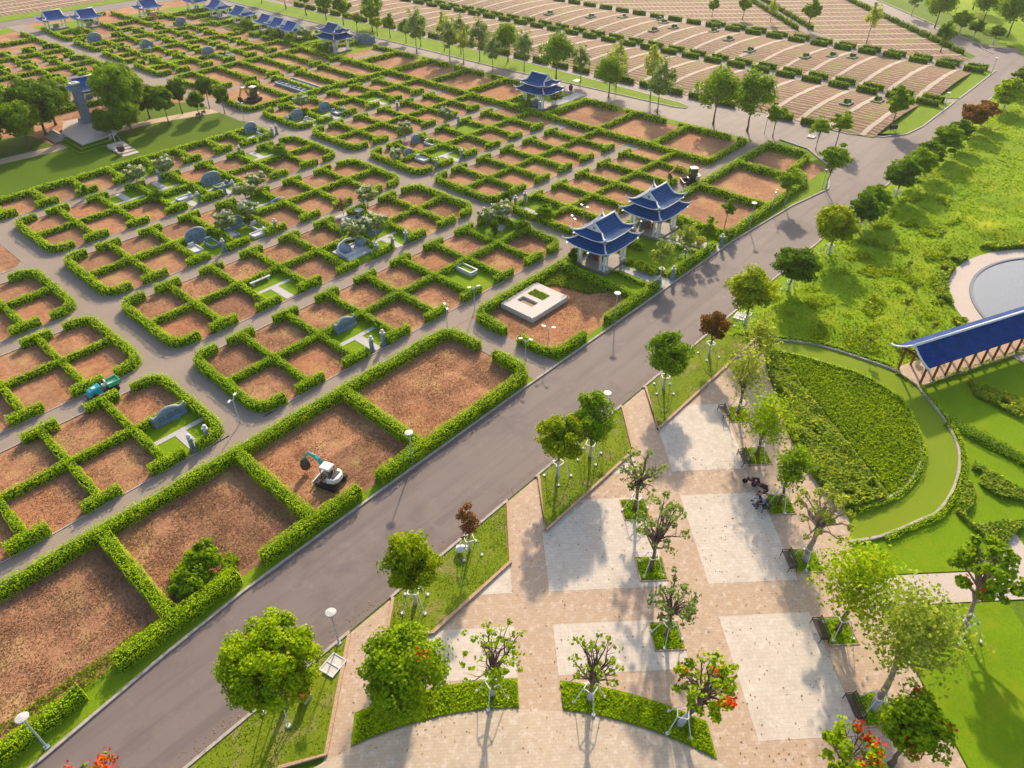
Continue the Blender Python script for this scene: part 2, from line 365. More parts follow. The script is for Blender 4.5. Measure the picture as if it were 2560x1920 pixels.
# ================================================================ SETTING: ground, road, paths, plaza
def ST(mb, name, m, label=None):
    o = mb.build(name, m); o["kind"] = "structure"
    if label: o["label"] = label
    return o
def rect(a0, a1, b0, b1): return [(a0, b0), (a1, b0), (a1, b1), (a0, b1)]
def arc(cx, cy, r, d0, d1, n=10): return [(cx + r * math.cos(R(d0 + (d1 - d0) * i / n)), cy + r * math.sin(R(d0 + (d1 - d0) * i / n))) for i in range(n + 1)]
Q2 = math.sqrt(.5)
def SD(s, d): return ((s + d) * Q2, (s - d) * Q2)          # plaza frame (turned 45 degrees) -> plan
def sdrect(s0, s1, d0, d1): return [SD(s0, d0), SD(s1, d0), SD(s1, d1), SD(s0, d1)]

ST(MB().sheet(rect(-480, 880, -480, 880), -0.03), 'ground', M['field'])
ST(MB().sheet(rect(-70, 114.2, 34.0, 232), 0.0), 'earth', M['soil'])
# --- asphalt roads
RK = [(-60, 30.2), (-14, 31.6), (-3.5, 32.4), (4, 33.3), (10, 33.8), (21, 34.0), (40, 34.1), (80, 34.0)]          # cemetery-side kerb
corner = arc(84, 53, 19, -90, -38, 8)
road = MB()
road.sheet(RK + [(95, 33.0), (104, 31.6), (112, 34.6), (117.5, 40.5), (118.6, 46)] + [(128.6, 46), (128.6, 38.5), (131, 33.5), (135, 31), (141, 30.2), (190, 30.2)] + [(203, 34), (203, 25.9), (-60, 25.9)], 0.008)
ST(road, 'road', M['asphalt'])
bl = MB()
bl.sheet([(113.4, 45.9), (128.7, 45.9), (128.7, 260), (113.4, 260)], 0.004)
bl.sheet([(188.5, 29), (203, 25.9), (212, 31)] + [SD(178, 120.5), SD(420, 121), SD(420, 114), SD(166, 114), (188.5, 38)], 0.004)
bl.sheet([(20, 224.5), (62, 230), (93, 231.5), (113.4, 231), (113.4, 240), (93, 240), (62, 237.5), (20, 232)], 0.012)
ST(bl, 'road', M['asphalt'])
# --- kerbs
kb = MB()
kb.kerb([(p[0], p[1] + .05) for p in RK] + [(95, 33.05), (104, 31.65), (112, 34.65), (117.4, 40.6), (118.5, 46)], .2)
kb.kerb([(-60, 25.85), (1.5, 25.85)], .2); kb.kerb([(1.5, 25.85), (12.9, 25.85)], .2); kb.kerb([(16.4, 25.85), (28.4, 25.85)], .2)
kb.kerb([(31.8, 25.85), (43.9, 25.85)], .2); kb.kerb([(47.4, 25.85), (203, 25.85)], .2)
kb.kerb([(128.8, 46), (128.75, 38.5), (131.1, 33.6), (135.1, 31.1), (141, 30.35), (159.3, 30.35)], .25)
kb.kerb([(162.2, 30.35), (188, 30.35)], .25)
kb.kerb([(119.3, 230), (119.3, 110), (120.6, 90), (121.5, 68.5), (122.3, 66.3), (123.6, 66.6), (124.4, 69), (125.3, 85), (126.6, 105), (127.0, 150), (127, 230)], .25)
kb.kerb([(203, 34.5), (207, 38)] + [SD(176, 120.8), SD(300, 121.3)], .3)
ST(kb, 'kerb', M['kerb'])
# --- road verges and the median strip
vg = MB()
vg.sheet([(p[0], p[1] + .1) for p in RK] + [(95, 33.1), (104, 31.7), (112, 34.7), (114.2, 37.5), (114.2, 45.6), (112.2, 45.6), (112.2, 35.0), (-60, 35.0)], 0.03)
vg.sheet(rect(112.9, 115.2, 49.2, 143), 0.03)
ST(vg, 'verge', M['verge'])
ST(MB().sheet([(119.4, 230), (119.4, 110), (120.7, 90), (121.6, 68.6), (122.3, 66.5), (123.5, 66.8), (124.3, 69), (125.2, 85), (126.5, 105), (126.9, 150), (126.9, 230)], 0.10), 'median_strip', M['verge'])
ST(MB().sheet([(20, 218), (63, 223.5), (64, 229.5), (20, 224.3)], 0.03).sheet([(20, 232.3), (62, 237.8), (93, 240.3), (112, 240.3), (112, 246), (20, 246)], .03), 'verge', M['verge'])
# --- cemetery paths
pt = MB(); Z = 0.016
lane1 = (17.9, 21.3); lane2 = (64.1, 68.0)
ROWB = [62.7, 77.7, 92.9, 108.1]
pt.sheet(rect(-60, 115.5, 46.35, 48.95), Z)
for bb in ROWB: pt.sheet(rect(-60, 100.6, bb - 1.2, bb + 1.2), Z + .004)
pt.sheet(rect(lane1[0], lane1[1], 48.9, 121), Z + .008); pt.sheet(rect(lane2[0], lane2[1], 48.9, 127), Z + .012)
for bb in [47.6] + ROWB:
    for l0, l1 in (lane1, lane2):
        for sx, x in ((-1, l0), (1, l1)):
            for sy, y in ((1, bb + 1.2), (-1, bb - 1.2)):
                if bb < 50 and sy < 0: continue
                pt.add([(x, y, Z + .0), (x + sx * 1.5, y, Z), (x, y + sy * 1.5, Z)], [(0, 1, 2) if sx * sy > 0 else (0, 2, 1)])
pt.sheet(rect(41.6, 45.2, 34.2, 46.3), Z + .016)
pt.sheet([(63.6, 121), (69, 118), (69, 132), (66.5, 139), (67.6, 154), (67.6, 226), (63.2, 226), (63.4, 150), (64.0, 138), (63.6, 132)], Z + .02)
pt.sheet(rect(68, 112, 138.9, 141.0), Z + .004); pt.sheet(rect(68, 100, 121.9, 123.9), Z + .004)
for bb in (156.8, 172.0, 187.1, 202.2): pt.sheet(rect(63, 100, bb - 1.1, bb + 1.1), Z + .004); pt.sheet(rect(10, 63.3, bb - 1.1, bb + 1.1), Z + .008)
pt.sheet(rect(63.3, 67.6, 224, 231), Z + .024)
pt.sheet([(100.0, 85.0), (116, 85.0), (116, 87.3), (107, 87.3)], Z + .028)
ST(pt, 'path', M['path'])
kb2 = MB()
for bb in [47.65] + ROWB:
    segs = [(-20, 17.0), (22.2, 63.2), (69, 100.5)]
    for s0, s1 in segs:
        if bb > 50: kb2.kerb([(s0, bb - 1.3), (s1, bb - 1.3)], .12, 0, .07)
        kb2.kerb([(s0, bb + 1.3), (s1, bb + 1.3)], .12, 0, .07)
ST(kb2, 'path_kerb', M['kerb'])
# --- memorial lawn with its brick walk
lw = MB(); lw.sheet([(-10, 116), (63.7, 115.8), (64.2, 128.2), (53, 131.6), (44.5, 131.8), (36.5, 130.3), (27, 131), (-10, 129)], 0.03)
lw.sheet([(-10, 131.6), (27, 133.6), (36.5, 133), (36, 141), (24, 147), (-10, 147)], .03); lw.sheet([(46, 134), (53, 134), (63.8, 131.8), (63.6, 137), (60, 141), (46, 144)], .03)
ST(lw, 'lawn', M['lawn_deep'])
ST(MB().sheet([(-10, 128.6), (27, 130.6), (37, 130.0), (44.5, 131.4), (53, 131.2), (64.4, 127.8), (64.4, 132.2), (53, 134.3), (44, 134.6), (37, 133.3), (27, 133.9), (-10, 132)], 0.024), 'lawn_walk', M['tan'])
# --- plaza
pl = MB()
pl.sheet([SD(-40, 26.6), SD(27.3, 26.6), SD(29.8, 26.6), (45.0, 5.6), (45.4, 6.4), SD(40.9, 26.5), SD(45.3, 26.6), SD(48.8, 27.3), SD(52.7, 27.6), SD(56.2, 28.3), (60.6, 20.6), (62, 21.7), (61, 21.75), (39.6, 21.75), (43.75, 25.75), (32.0, 25.75), (28.0, 21.75), (24.1, 21.75), (28.2, 25.75), (16.55, 25.75), (14.2, 23.6), (12.8, 25.75), (7.0, 20.55), SD(18, -9.9), SD(-40, -9.9)], 0.012)
ST(pl, 'plaza', M['tan'])
ST(MB().sheet([(47.6, 25.75), (43.4, 21.7), (39.6, 21.75), (43.8, 25.75)], .016).sheet([(28.2, 25.75), (24.2, 21.75), (28.0, 21.75), (32.0, 25.75)], .016).sheet([(12.8, 25.75), (7.05, 20.6), (10.2, 19.4), (16.5, 25.75)], .016), 'pavement', M['tan'])
wp = MB(); z = 0.018
def clipb(poly, bmax):      # keep the part below b = bmax
    out = []
    for i in range(len(poly)):
        p, q = poly[i], poly[(i + 1) % len(poly)]
        if p[1] <= bmax: out.append(p)
        if (p[1] - bmax) * (q[1] - bmax) < 0:
            t = (bmax - p[1]) / (q[1] - p[1]); out.append((p[0] + t * (q[0] - p[0]), bmax))
    return out
for s0, s1, d0, d1 in ((29.8, 38.15, 4.25, 12.6), (23.6, 27.2, 4.25, 12.6), (23.6, 27.2, -6, 1.68), (29.8, 36, -6, 1.68), (29.8, 38.15, 15.45, 21.8), (40.8, 49.1, 15.45, 21.8), (40.8, 47, 8, 12.6), (18.9, 27.2, 15.4, 21.6), (51.8, 56, 15.45, 21.8)):
    wp.sheet(clipb(sdrect(s0, s1, d0, d1), 21.7), z)
ST(wp, 'plaza_paving', M['white'])
CC = SD(-0.4, 0.5); RC = 22.0
def ringpt(r, d):      # point on the circle of radius r at plaza offset d
    dd = d - 0.5; return SD(-0.4 + math.sqrt(max(0.1, r * r - dd * dd)), d)
ST(MB().sheet([ringpt(RC, -21 + 42.0 * i / 40) for i in range(41)] + [SD(-30, 21), SD(-30, -20)], 0.026), 'round_plaza', M['round'])
# flower beds along the round plaza, planting squares, lawn islands
bd = MB()
for d0, d1 in ((-8.2, 1.66), (4.27, 12.7)):
    n = 12; bd.sheet([ringpt(RC + .1, d0 + (d1 - d0) * i / n) for i in range(n + 1)] + [ringpt(23.95, d1 + (d0 - d1) * i / n) for i in range(n + 1)], 0.05)
PLANT = [(31.3, 11.7), (25.95, 11.6), (36.9, 11.6), (20.4, 22.95), (25.7, 22.95), (31.4, 22.95), (36.8, 22.95), (42.2, 22.95), (47.6, 22.95)]
for s, d in PLANT: bd.sheet(sdrect(s - .98, s + .98, d - .93, d + .93), 0.045)
ST(bd, 'planting_bed', M['lawn'])
isl = MB()
ISL = [[(-60, 25.75), (12.6, 25.75), (7.0, 20.65), (4.9, 22.0), (-3, 21.2), (-60, 18)], [(16.7, 25.75), (28.1, 25.75), (24.05, 21.8), (16.6, 21.8), (14.4, 23.7)], [(32.1, 25.75), (43.6, 25.75), (39.5, 21.75), (28.1, 21.75)], [(47.7, 25.75), (64, 25.75), (62.5, 21.8), (43.5, 21.7)]]
for p in ISL: isl.sheet(p, 0.06)
ST(isl, 'lawn_island', M['lawn_dry'])
kb3 = MB()
kb3.kerb([(12.75, 25.7), (7.05, 20.55), (4.9, 21.9), (-3, 21.1), (-30, 19.5)], .22, 0, .16)
kb3.kerb([(28.25, 25.7), (24.12, 21.7), (16.5, 21.7), (14.25, 23.7), (16.5, 25.7)], .22, 0, .18)
kb3.kerb([(43.8, 25.7), (39.6, 21.65), (28.0, 21.65), (32.0, 25.7)], .22, 0, .18)
kb3.kerb([(62.4, 21.7), (43.3, 21.6), (47.6, 25.7)], .22, 0, .18)
for s, d in PLANT:
    q = sdrect(s - 1.03, s + 1.03, d - .98, d + .98); kb3.kerb(q + [q[0]], .1, 0, .06)
ST(kb3, 'kerb', plain('tan_kerb', (.42, .27, .17), .9))
# right of the plaza: pale walk, lawns, turf ramp
ST(MB().sheet([SD(27.35, 26.62), SD(29.75, 26.62), SD(29.75, 39.5), SD(27.35, 39.5)], .03).sheet([SD(-10, 35.6), SD(34.0, 37.3), SD(34.0, 39.6), SD(-10, 38.2)], .034), 'walk', M['palewalk'])
OUT = [(42.1, 4.3), (44.2, 2.7), (47.9, 1.0), (49.8, .3), (53.5, .2), (57.2, .9), (60.0, 2.3), (62.6, 4.5), (64.0, 6.0), (64.9, 6.8)]
OUT2 = [(65.75, 9.0), (65.8, 10.5), (65.3, 14.9), (64.4, 17.8), (62.4, 20.9)]
INN = [(45.6, 5.2), (48.5, 3.7), (51.2, 3.05), (54.6, 3.2), (57.3, 4.2), (61.1, 6.7), (62.3, 8.7), (62.9, 11), (62.9, 12.8), (62.5, 15), (62.0, 17), (60.9, 20.2)]
def smooth_line(P, n=4):
    P = [Vector((x, y)) for x, y in P]; out = []
    for i in range(len(P) - 1):
        p0, p1, p2, p3 = P[max(i - 1, 0)], P[i], P[i + 1], P[min(i + 2, len(P) - 1)]
        for k in range(n):
            t = k / n; q = .5 * ((2 * p1) + (p2 - p0) * t + (2 * p0 - 5 * p1 + 4 * p2 - p3) * t * t + (3 * p1 - p0 - 3 * p2 + p3) * t ** 3)
            out.append((q.x, q.y))
    out.append((P[-1].x, P[-1].y)); return out
OUTs = smooth_line(OUT); OUT2s = smooth_line(OUT2); INNs = smooth_line(INN)
ST(MB().sheet(OUTs + OUT2s + INNs[::-1], 0.05), 'turf_ramp', layered('ramp_turf', [(.15, .215, .010), (.18, .24, .013)], [(.125, .19, .008), (.20, .26, .016)], smalls=8, bmp=.3, bs=30, bd=.02))
ST(MB().sheet([SD(27.25, 26.7), SD(27.25, 35.4), SD(-30, 35.0), SD(-30, 26.7)], .03), 'lawn', M['lawn'])
ST(MB().sheet([SD(29.85, 26.7), (42.2, 4.1), (44.2, 2.55), (47.9, .85), (49.8, .15), (53.5, .05), (57.2, .75), (60.1, 2.15), (62.7, 4.4), (64.9, 6.6), (66.2, 6.1), (110, -14.2), (90, -60), SD(34.2, 60), SD(34.2, 39.7), SD(29.85, 39.7)], .03), 'lawn', M['lawn'])
ST(MB().sheet(INNs + [(59.4, 19.4), (56.8, 17.7), (53.9, 15.0), (50.8, 13.1), (47.6, 10.1), (45.2, 6.7)], .035), 'planting_bed', layered('bed_soil', [(.07, .12, .006), (.12, .17, .01)], [(.05, .09, .005), (.16, .20, .015)], smalls=3))
kc = MB(); kc.kerb(OUTs, .2, 0, .22); kc.kerb(OUT2s, .2, 0, .22); kc.kerb(INNs, .18, 0, .18)
ST(kc, 'ramp_kerb', M['kerb'])
# pond
PC = (90.6, -5.2)
ST(MB().sheet([(PC[0] + 16 * math.cos(t * math.pi / 40), PC[1] + 16 * math.sin(t * math.pi / 40)) for t in range(80)], .09), 'pond_rim', M['palewalk'])
n = 80; rim = MB()
rim.add([(PC[0] + r * math.cos(t * 2 * math.pi / n), PC[1] + r * math.sin(t * 2 * math.pi / n), zz) for r, zz in ((13.9, .095), (13.9, .2), (13.6, .2), (13.6, .094)) for t in range(n)],
        [(k * n + t, k * n + (t + 1) % n, (k + 1) * n + (t + 1) % n, (k + 1) * n + t)[::-1] for k in range(3) for t in range(n)])
ST(rim, 'pond_rim', plain('pond_lip', (.10, .11, .14), .5))
ST(MB().sheet([(PC[0] + 13.65 * math.cos(t * math.pi / 40), PC[1] + 13.65 * math.sin(t * math.pi / 40)) for t in range(80)], .11), 'water', M['water'])

# --- rolling meadow right of the road
def inpoly(x, y, P):
    c = False; j = len(P) - 1
    for i in range(len(P)):
        if (P[i][1] > y) != (P[j][1] > y) and x < (P[j][0] - P[i][0]) * (y - P[i][1]) / (P[j][1] - P[i][1]) + P[i][0]: c = not c
        j = i
    return c
MEAD = [(60, 25.75), (64, 25.75), (203, 25.75), (330, 120), (420, 60), (420, -120), (120, -60), (90, -3.9), (66.6, 6.9), (66.2, 9.0), (66.2, 10.5), (65.7, 15), (64.8, 18), (62.9, 21)]
from mathutils import noise as mn
def mead_h(x, y):
    d = min(1, max(0, (24.8 - y) / 3.0)); dp = min(1, max(0, (math.hypot(x - PC[0], y - PC[1]) - 16.3) / 4))
    ax = (x - 65.3) * .418 + (y - 7.9) * .908; dh = min(1, max(0, (ax - 2.2) / 3)) if x < 110 else 1
    ed = min(min(math.hypot(x - p[0], y - p[1]) for p in OUT2) / 4, 1) if x < 75 else 1
    k = d * dp * dh * ed
    v = mn.fractal(Vector((x * .11, y * .13, 3.1)), 1.0, 2.0, 3); w = mn.fractal(Vector((x * .45, y * .45, 9.1)), 1.0, 2.0, 3)
    return .045 + k * max(0, .45 + .5 * v + .16 * w)
mead = bmesh.new()
def grid_region(bm, x0, x1, y0, y1, st, poly, hf):
    nx, ny = int((x1 - x0) / st), int((y1 - y0) / st); g = {}
    for i in range(nx):
        for j in range(ny):
            cx, cy = x0 + (i + .5) * st, y0 + (j + .5) * st
            if not inpoly(cx, cy, poly): continue
            q = []
            for k in ((i, j), (i + 1, j), (i + 1, j + 1), (i, j + 1)):
                if k not in g:
                    X, Y = x0 + k[0] * st, y0 + k[1] * st; g[k] = bm.verts.new((X, Y, hf(X, Y)))
                q.append(g[k])
            bm.faces.new(q)
grid_region(mead, 60, 132, -40, 26, .75, MEAD, mead_h)
grid_region(mead, 132, 330, -60, 110, 2.2, MEAD, mead_h)
me = bpy.data.meshes.new('meadow'); mead.to_mesh(me); mead.free()
me.polygons.foreach_set("use_smooth", [True] * len(me.polygons))
me.materials.append(layered('meadow_turf', [(.10, .21, .002), (.22, .32, .004), (.13, .25, .003)], [(.08, .18, .002), (.25, .34, .006)], bigs=.09, smalls=1.6, bmp=.8, bs=5, bd=.15, third=(.30, .33, .008), ths=.12))
o = link_mesh('meadow', me); o["kind"] = "structure"
# ================================================================ HEDGES
def resample(P, st):
    out = [P[0]]
    for i in range(len(P) - 1):
        L = math.dist(P[i], P[i + 1]); n = max(1, round(L / st))
        for k in range(1, n + 1): out.append((P[i][0] + (P[i + 1][0] - P[i][0]) * k / n, P[i][1] + (P[i + 1][1] - P[i][1]) * k / n))
    return out
from mathutils import noise as mn
def hedge_geo(lines, h=1.05, w=0.85, ls=1.0, den=1.0, z0=0.0):
    """core strips and leaf cards for a set of centre lines"""
    V, F, MI = [], [], []; CP, CN, CS = [], [], []; nv = 0
    for ln in lines:
        hh, ww = h, w
        if isinstance(ln, dict): hh, ww, ln = ln.get('h', h), ln.get('w', w), ln['p']
        hh += random.uniform(-.06, .06); ww += random.uniform(-.05, .05)
        P = np.array(resample(ln, .8)); n = len(P)
        D = np.gradient(P, axis=0); D /= np.linalg.norm(D, axis=1)[:, None] + 1e-9
        Nn = np.stack([-D[:, 1], D[:, 0]], 1)
        s_ = max(.085, dist_cam(*P[n // 2]) / 620) * ls; ww -= s_ * .25; hh -= s_ * .2; ww_ = ww * .5 - .07; ht = hh - .07
        vig = np.array([.5 + .5 * mn.noise(Vector((q[0] * .35, q[1] * .35, 4.2))) for q in P]); wv = ww_ * (.76 + .2 * vig + rng.uniform(-.10, .10, n)); hv = ht * (.76 + .2 * vig) + rng.uniform(-.05, .05, n)
        prof = [(-1.0, 0), (-1.05, .55), (-.86, 1), (.86, 1), (1.05, .55), (1.0, 0)]
        k = len(prof); vs = np.zeros((n, k, 3))
        for j, (a, b) in enumerate(prof):
            vs[:, j, :2] = P + Nn * (a * wv)[:, None]; vs[:, j, 2] = z0 + b * hv - (0.02 if b == 0 else 0)
        V.append(vs.reshape(-1, 3)); idx = np.arange(n * k).reshape(n, k) + nv
        f = np.stack([idx[:-1, :-1], idx[1:, :-1], idx[1:, 1:], idx[:-1, 1:]], -1).reshape(-1, 4)
        caps = [[idx[e, 0], idx[e, 1], idx[e, 4], idx[e, 5]] for e in (0, -1)] + [[idx[e, 1], idx[e, 2], idx[e, 3], idx[e, 4]] for e in (0, -1)]
        f = np.vstack([f[:, ::-1], caps]); F.append(f); nv += n * k
        for i in range(n - 1):
            p, q = P[i], P[i + 1]; L = float(np.hypot(*(q - p))); m = (p + q) / 2
            d = dist_cam(m[0], m[1]); s = max(.085, d / 620) * ls; vg_ = float(vig[i]); L0 = L
            per = ww + 2 * hh; cnt = int(L * per / (s * s) * (.75 + .6 * vg_) * den + rng.random())
            cnt = min(cnt, 900)
            u = rng.random(cnt) * 1.06 - .03; v = rng.random(cnt) * per
            base = p + (q - p) * u[:, None]; nn = Nn[i]; hs = .86 + .18 * vg_; bul = (vg_ - .25) * .10 + .05 * np.sin(base[:, 0] * 2.1 + base[:, 1] * 1.3) + .04 * np.sin(base[:, 1] * 3.7 - base[:, 0] * 2.9)
            left = v < hh; top = (v >= hh) & (v < hh + ww)
            off = np.where(left, -ww / 2 - bul, np.where(top, v - hh - ww / 2, ww / 2 + bul)); zz = np.where(left, v, np.where(top, hh + bul * .8, v - hh - ww))
            pts = np.column_stack([base + nn * off[:, None], z0 + zz * hs + rng.normal(0, .025, cnt)])
            nor = np.column_stack([np.outer(np.where(left, -1, np.where(top, 0, 1)), nn), np.where(top, 1.0, .25)])
            CP.append(pts); CN.append(nor); CS.append(np.full(cnt, s))
        for e, sg in ((0, -1), (-1, 1)):
            d = dist_cam(*P[e]); s = max(.085, d / 620) * ls; cnt = int(ww * hh / (s * s) * 1.2 * den)
            pts = np.column_stack([P[e] + D[e] * sg * .02 + np.outer(rng.uniform(-.5, .5, cnt) * ww, Nn[e]), z0 + rng.uniform(0, hh, cnt)])
            CP.append(pts); CN.append(np.tile([D[e][0] * sg, D[e][1] * sg, .3], (cnt, 1))); CS.append(np.full(cnt, s))
    V = np.vstack(V); F = np.vstack(F)
    q = cards(np.vstack(CP), np.vstack(CN), np.concatenate(CS), .42)
    nq = len(q) // 4
    return np.vstack([V, q]), np.vstack([F, quadF(nq, len(V))]), np.r_[np.zeros(len(F), np.int32), np.ones(nq, np.int32)]
NH = [0]
def hedge(lines, label, group=None, h=1.02, w=.80, m='hedge', name='hedge', **k):
    V, F, mi = hedge_geo(lines, h, w, **k)
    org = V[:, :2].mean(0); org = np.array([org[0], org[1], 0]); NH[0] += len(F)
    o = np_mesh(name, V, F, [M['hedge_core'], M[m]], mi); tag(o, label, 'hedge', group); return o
HB = 5.9
def lattice(a0, a1, nodes, b, end0=True, end1=True, front=True, back=True, skip=(), r=1.5):
    L = [{'p': [(a0, b), (a1, b)], 'h': .86, 'w': .66}]
    lo = b - HB if front else b; hi = b + HB if back else b
    for i, x in enumerate(nodes):
        L.append({'p': [(x, lo), (x, hi)], 'h': .88, 'w': .66})
        if front and ('f', i) not in skip: L.append([(x - 1.4, lo), (x + 1.5, lo)])
        if back and ('b', i) not in skip: L.append([(x - 1.5, hi), (x + 1.4, hi)])
    for on, x, sg in ((end0, a0, 1), (end1, a1, -1)):
        if not on: continue
        P = []
        if front: P += [(x + sg * 2.6, lo)] + arc(x + sg * r, lo + r, r, -90, 180 if sg > 0 else 0, 5) if sg < 0 else [(x + 2.6, lo)] + arc(x + r, lo + r, r, 270, 180, 5)
        else: P += [(x, lo)]
        if back: P += (arc(x + r, hi - r, r, 180, 90, 5) + [(x + 2.6, hi)]) if sg > 0 else (arc(x - r, hi - r, r, 0, 90, 5) + [(x - 2.6, hi)])
        else: P += [(x, hi)]
        L.append(P)
    return L
G1 = 'clipped hedge lattices of the cemetery'
n0 = [12.55 - 5.4 * i for i in range(12)]
NB = [26.7, 32.1, 37.5, 42.9, 48.3, 53.7, 59.1]
NC = [73.3, 78.7, 84.1, 89.6, 95.2]
ROWS = [55.2, 70.3, 85.25, 100.55]
for k, b in enumerate(ROWS):
    rn = ORD[k] + ' plot row behind the roadside lots'
    if k < 3: hedge(lattice(-24 + 6 * k, 17.8, [x for x in n0 if x > -22 + 6 * k], b, end0=False), 'clipped hedge lattice left of the first lane, ' + rn, G1)
    hedge(lattice(21.3, 64.4, NB, b), 'clipped hedge lattice between the cross lanes, ' + rn, G1)
    hedge(lattice(67.9, 100.6, NC, b, end1=False), 'clipped hedge lattice right of the second lane, ' + rn, G1)
# half row against the lawn
L = [[(-12, 115.3), (62.9, 115.3)] + arc(61.4, 113.8, 1.5, 90, 0, 4) + [(62.9, 111.4)] + arc(61.4, 111.4, 1.5, 0, -90, 4) + [(60.2, 109.9)]]
for x in [15.8, 21.2, 26.6, 32.0, 37.4, 42.8, 48.2, 53.6, 58.0]: L += [[(x, 115.3), (x, 109.9)], [(x - 1.4, 109.9), (x + 1.5, 109.9)]]
hedge(L, 'long clipped hedge with comb teeth along the near edge of the memorial lawn', G1)
L = lattice(67.9, 100.6, NC, 115.6, end1=False)
hedge(L, 'clipped green hedge lattice right of the lane end, behind the fourth plot row', G1)
# deep plots behind: two combs facing a path
L = [[(67.4, 131.5), (67.2, 127)] + arc(69.0, 126.3, 1.8, 180, 270, 4) + [(112.0, 124.5)], [(67.4, 131.5), (68.2, 135.4), (70.2, 138.2)]]
for x in [76.8, 82.6, 88.3, 94.0, 100.4]: L += [[(x, 124.5), (x, 138.3)], [(x - 1.4, 138.3), (x + 1.6, 138.3)]]
hedge(L, 'long hedge with deep plots behind it, around the orange excavator', G1)
L = [[(68.2, 150.5)] + arc(69.7, 152.6, 1.5, 180, 90, 3) + [(112, 154.1)], [(68.2, 150.5), (68.4, 147), (70.3, 141.6)]]
for x in [72.7, 78.3, 83.8, 89.0, 94.4, 99.8]: L += [[(x, 154.1), (x, 141.4)], [(x - 1.5, 141.4), (x + 1.4, 141.4)]]
hedge(L, 'long hedge with deep plots in front, just before the far blue roofs', G1)
ND = [72.9, 78.3, 83.7, 89.1, 94.5]; NE = [9.2 + 5.4 * i for i in range(0, 10)]
for k, b in enumerate((164.4, 179.5, 194.6)):
    rn = ['nearest of the three far rows', 'middle of the three far rows', 'farthest of the three far rows'][k]
    hedge(lattice(67.7, 99.6, ND, b, end1=False), 'distant clipped hedge lattice right of the cross lane, ' + rn, G1)
    hedge(lattice(8, 63.3, NE, b, end0=False), 'distant clipped hedge lattice left of the cross lane, ' + rn, G1)
L = [[(24, 149.6), (63.4, 149.6)], [(63.4, 149.6), (63.4, 144)]]
for x in [36, 41.4, 46.8, 57.6]: L += [[(x, 149.6), (x, 155.4)], [(x - 1.5, 155.4), (x + 1.4, 155.4)]]
hedge(L, 'low hedge comb beside the small pavilion behind the memorial pillar', G1)
L = [[(8, 209.4), (62.8, 209.4)], [(62.8, 203.8), (62.8, 219)]]
for x in NE[::2]: L += [[(x, 203.8), (x, 217)]]
hedge(L, 'distant hedge around large lots at the upper left end of the cemetery', G1)
L = [[(67.9, 219.5), (67.9, 205)] + arc(69.4, 205, 1.5, 180, 270, 4) + [(74.5, 203.5)], [(79.5, 203.6), (84, 203.6)], [(74.6, 212.5), (74.6, 203.5)], [(80.6, 226), (80.6, 203.6)], [(80.6, 211), (111, 211)], [(88.6, 226), (88.6, 203.6)], [(80.6, 226), (87, 226.5)], [(96.5, 222), (96.5, 204)], [(88.6, 203.6), (91, 203.6)], [(67.9, 212), (74.6, 212)]]
hedge(L, 'distant hedge around the three pavilion lots at the cross lane end', G1)
# column of square lots along the far boulevard
L = [[(100.75, 49.4), (100.75, 143.8)], [(112.5, 52), (112.5, 61.8)], [(100.75, 49.4), (112.5, 49.4)], [(112.5, 49.4), (112.5, 50.6)]]
for x in [59.9, 70.8, 81.9, 92.6, 102.2, 112.9, 124.5, 135]: L.append([(100.75, x), (112.5, x)])
for y0, y1 in [(64.4, 72.8), (74.8, 82.0), (91.8, 96.0), (98.6, 106), (108.6, 116.8), (119.2, 127), (130, 143.8)]: L.append([(112.5, y0), (112.5, y1)])
hedge(L, 'hedge around the column of square brown lots beside the far boulevard', G1)
L = []
for y in (151.5, 158, 164, 170, 176, 183, 194, 206): L += [[(100.5, y - 3), (100.5, y + 1)], [(101, y - 2), (112, y - 2)], [(112, y - 2), (112, y + 1.6)]]
hedge(L, 'distant hedge between the row of small blue-roofed pavilions', G1)
# road front: four big lots, then the slab lot and the two pavilion gardens
bk, fr = 45.85, 34.9
rf = lambda a: fr if a > 5 else fr - (5 - a) * .09
L = [[(-24, bk), (39.9, bk)] + arc(40.0, 44.3, 1.5, 90, 0, 5) + [(41.5, 41.6)], [(41.5, 39.4), (41.5, 36.4)] + arc(40.0, 36.4, 1.5, 0, -90, 5) + [(23.0, fr)],
     [(21.0, fr), (12.3, fr)], [(10.3, fr), (1.6, rf(1.6))], [(-.6, rf(-.6)), (-4.9, rf(-4.9)), (-13, 33.6)], [(5.6, bk), (5.6, fr)], [(16.85, bk), (16.85, fr)], [(27.8, bk), (27.8, fr)]]
hedge([{'p': l, 'h': 1.15, 'w': 1.0} for l in L], 'tall clipped hedge along the asphalt road framing the large brown roadside lots', G1)
L = [[(45.3, 41.4), (45.3, 44.4)] + arc(46.8, 44.4, 1.5, 180, 90, 4) + [(60.0, 45.95), (79.2, 45.9)], [(45.2, 39.4), (45.2, 37)] + arc(47, 36.7, 1.8, 180, 270, 5) + [(50.2, fr)], [(54.0, fr), (63.9, fr)], [(60.0, 45.9), (59.9, fr)]]
hedge([{'p': l, 'h': 1.1, 'w': .9} for l in L], 'clipped hedge around the roadside lot with the pale concrete slab', G1)
hedge([{'p': [(63.4, 40.8), (63.3, 35.6)], 'h': .5, 'w': .5}, {'p': [(67.0, 41.0), (67.0, 35.3)], 'h': .55, 'w': .6}, [(67.0, fr), (76.8, fr)], {'p': [(70.2, 45.4), (70.2, 41.2)], 'h': 1.0}, {'p': [(73.4, 40.6), (74.2, 35.6)], 'h': .45, 'w': .5}],
      'low trimmed hedges in the garden before the two large blue-roofed pavilions', G1)
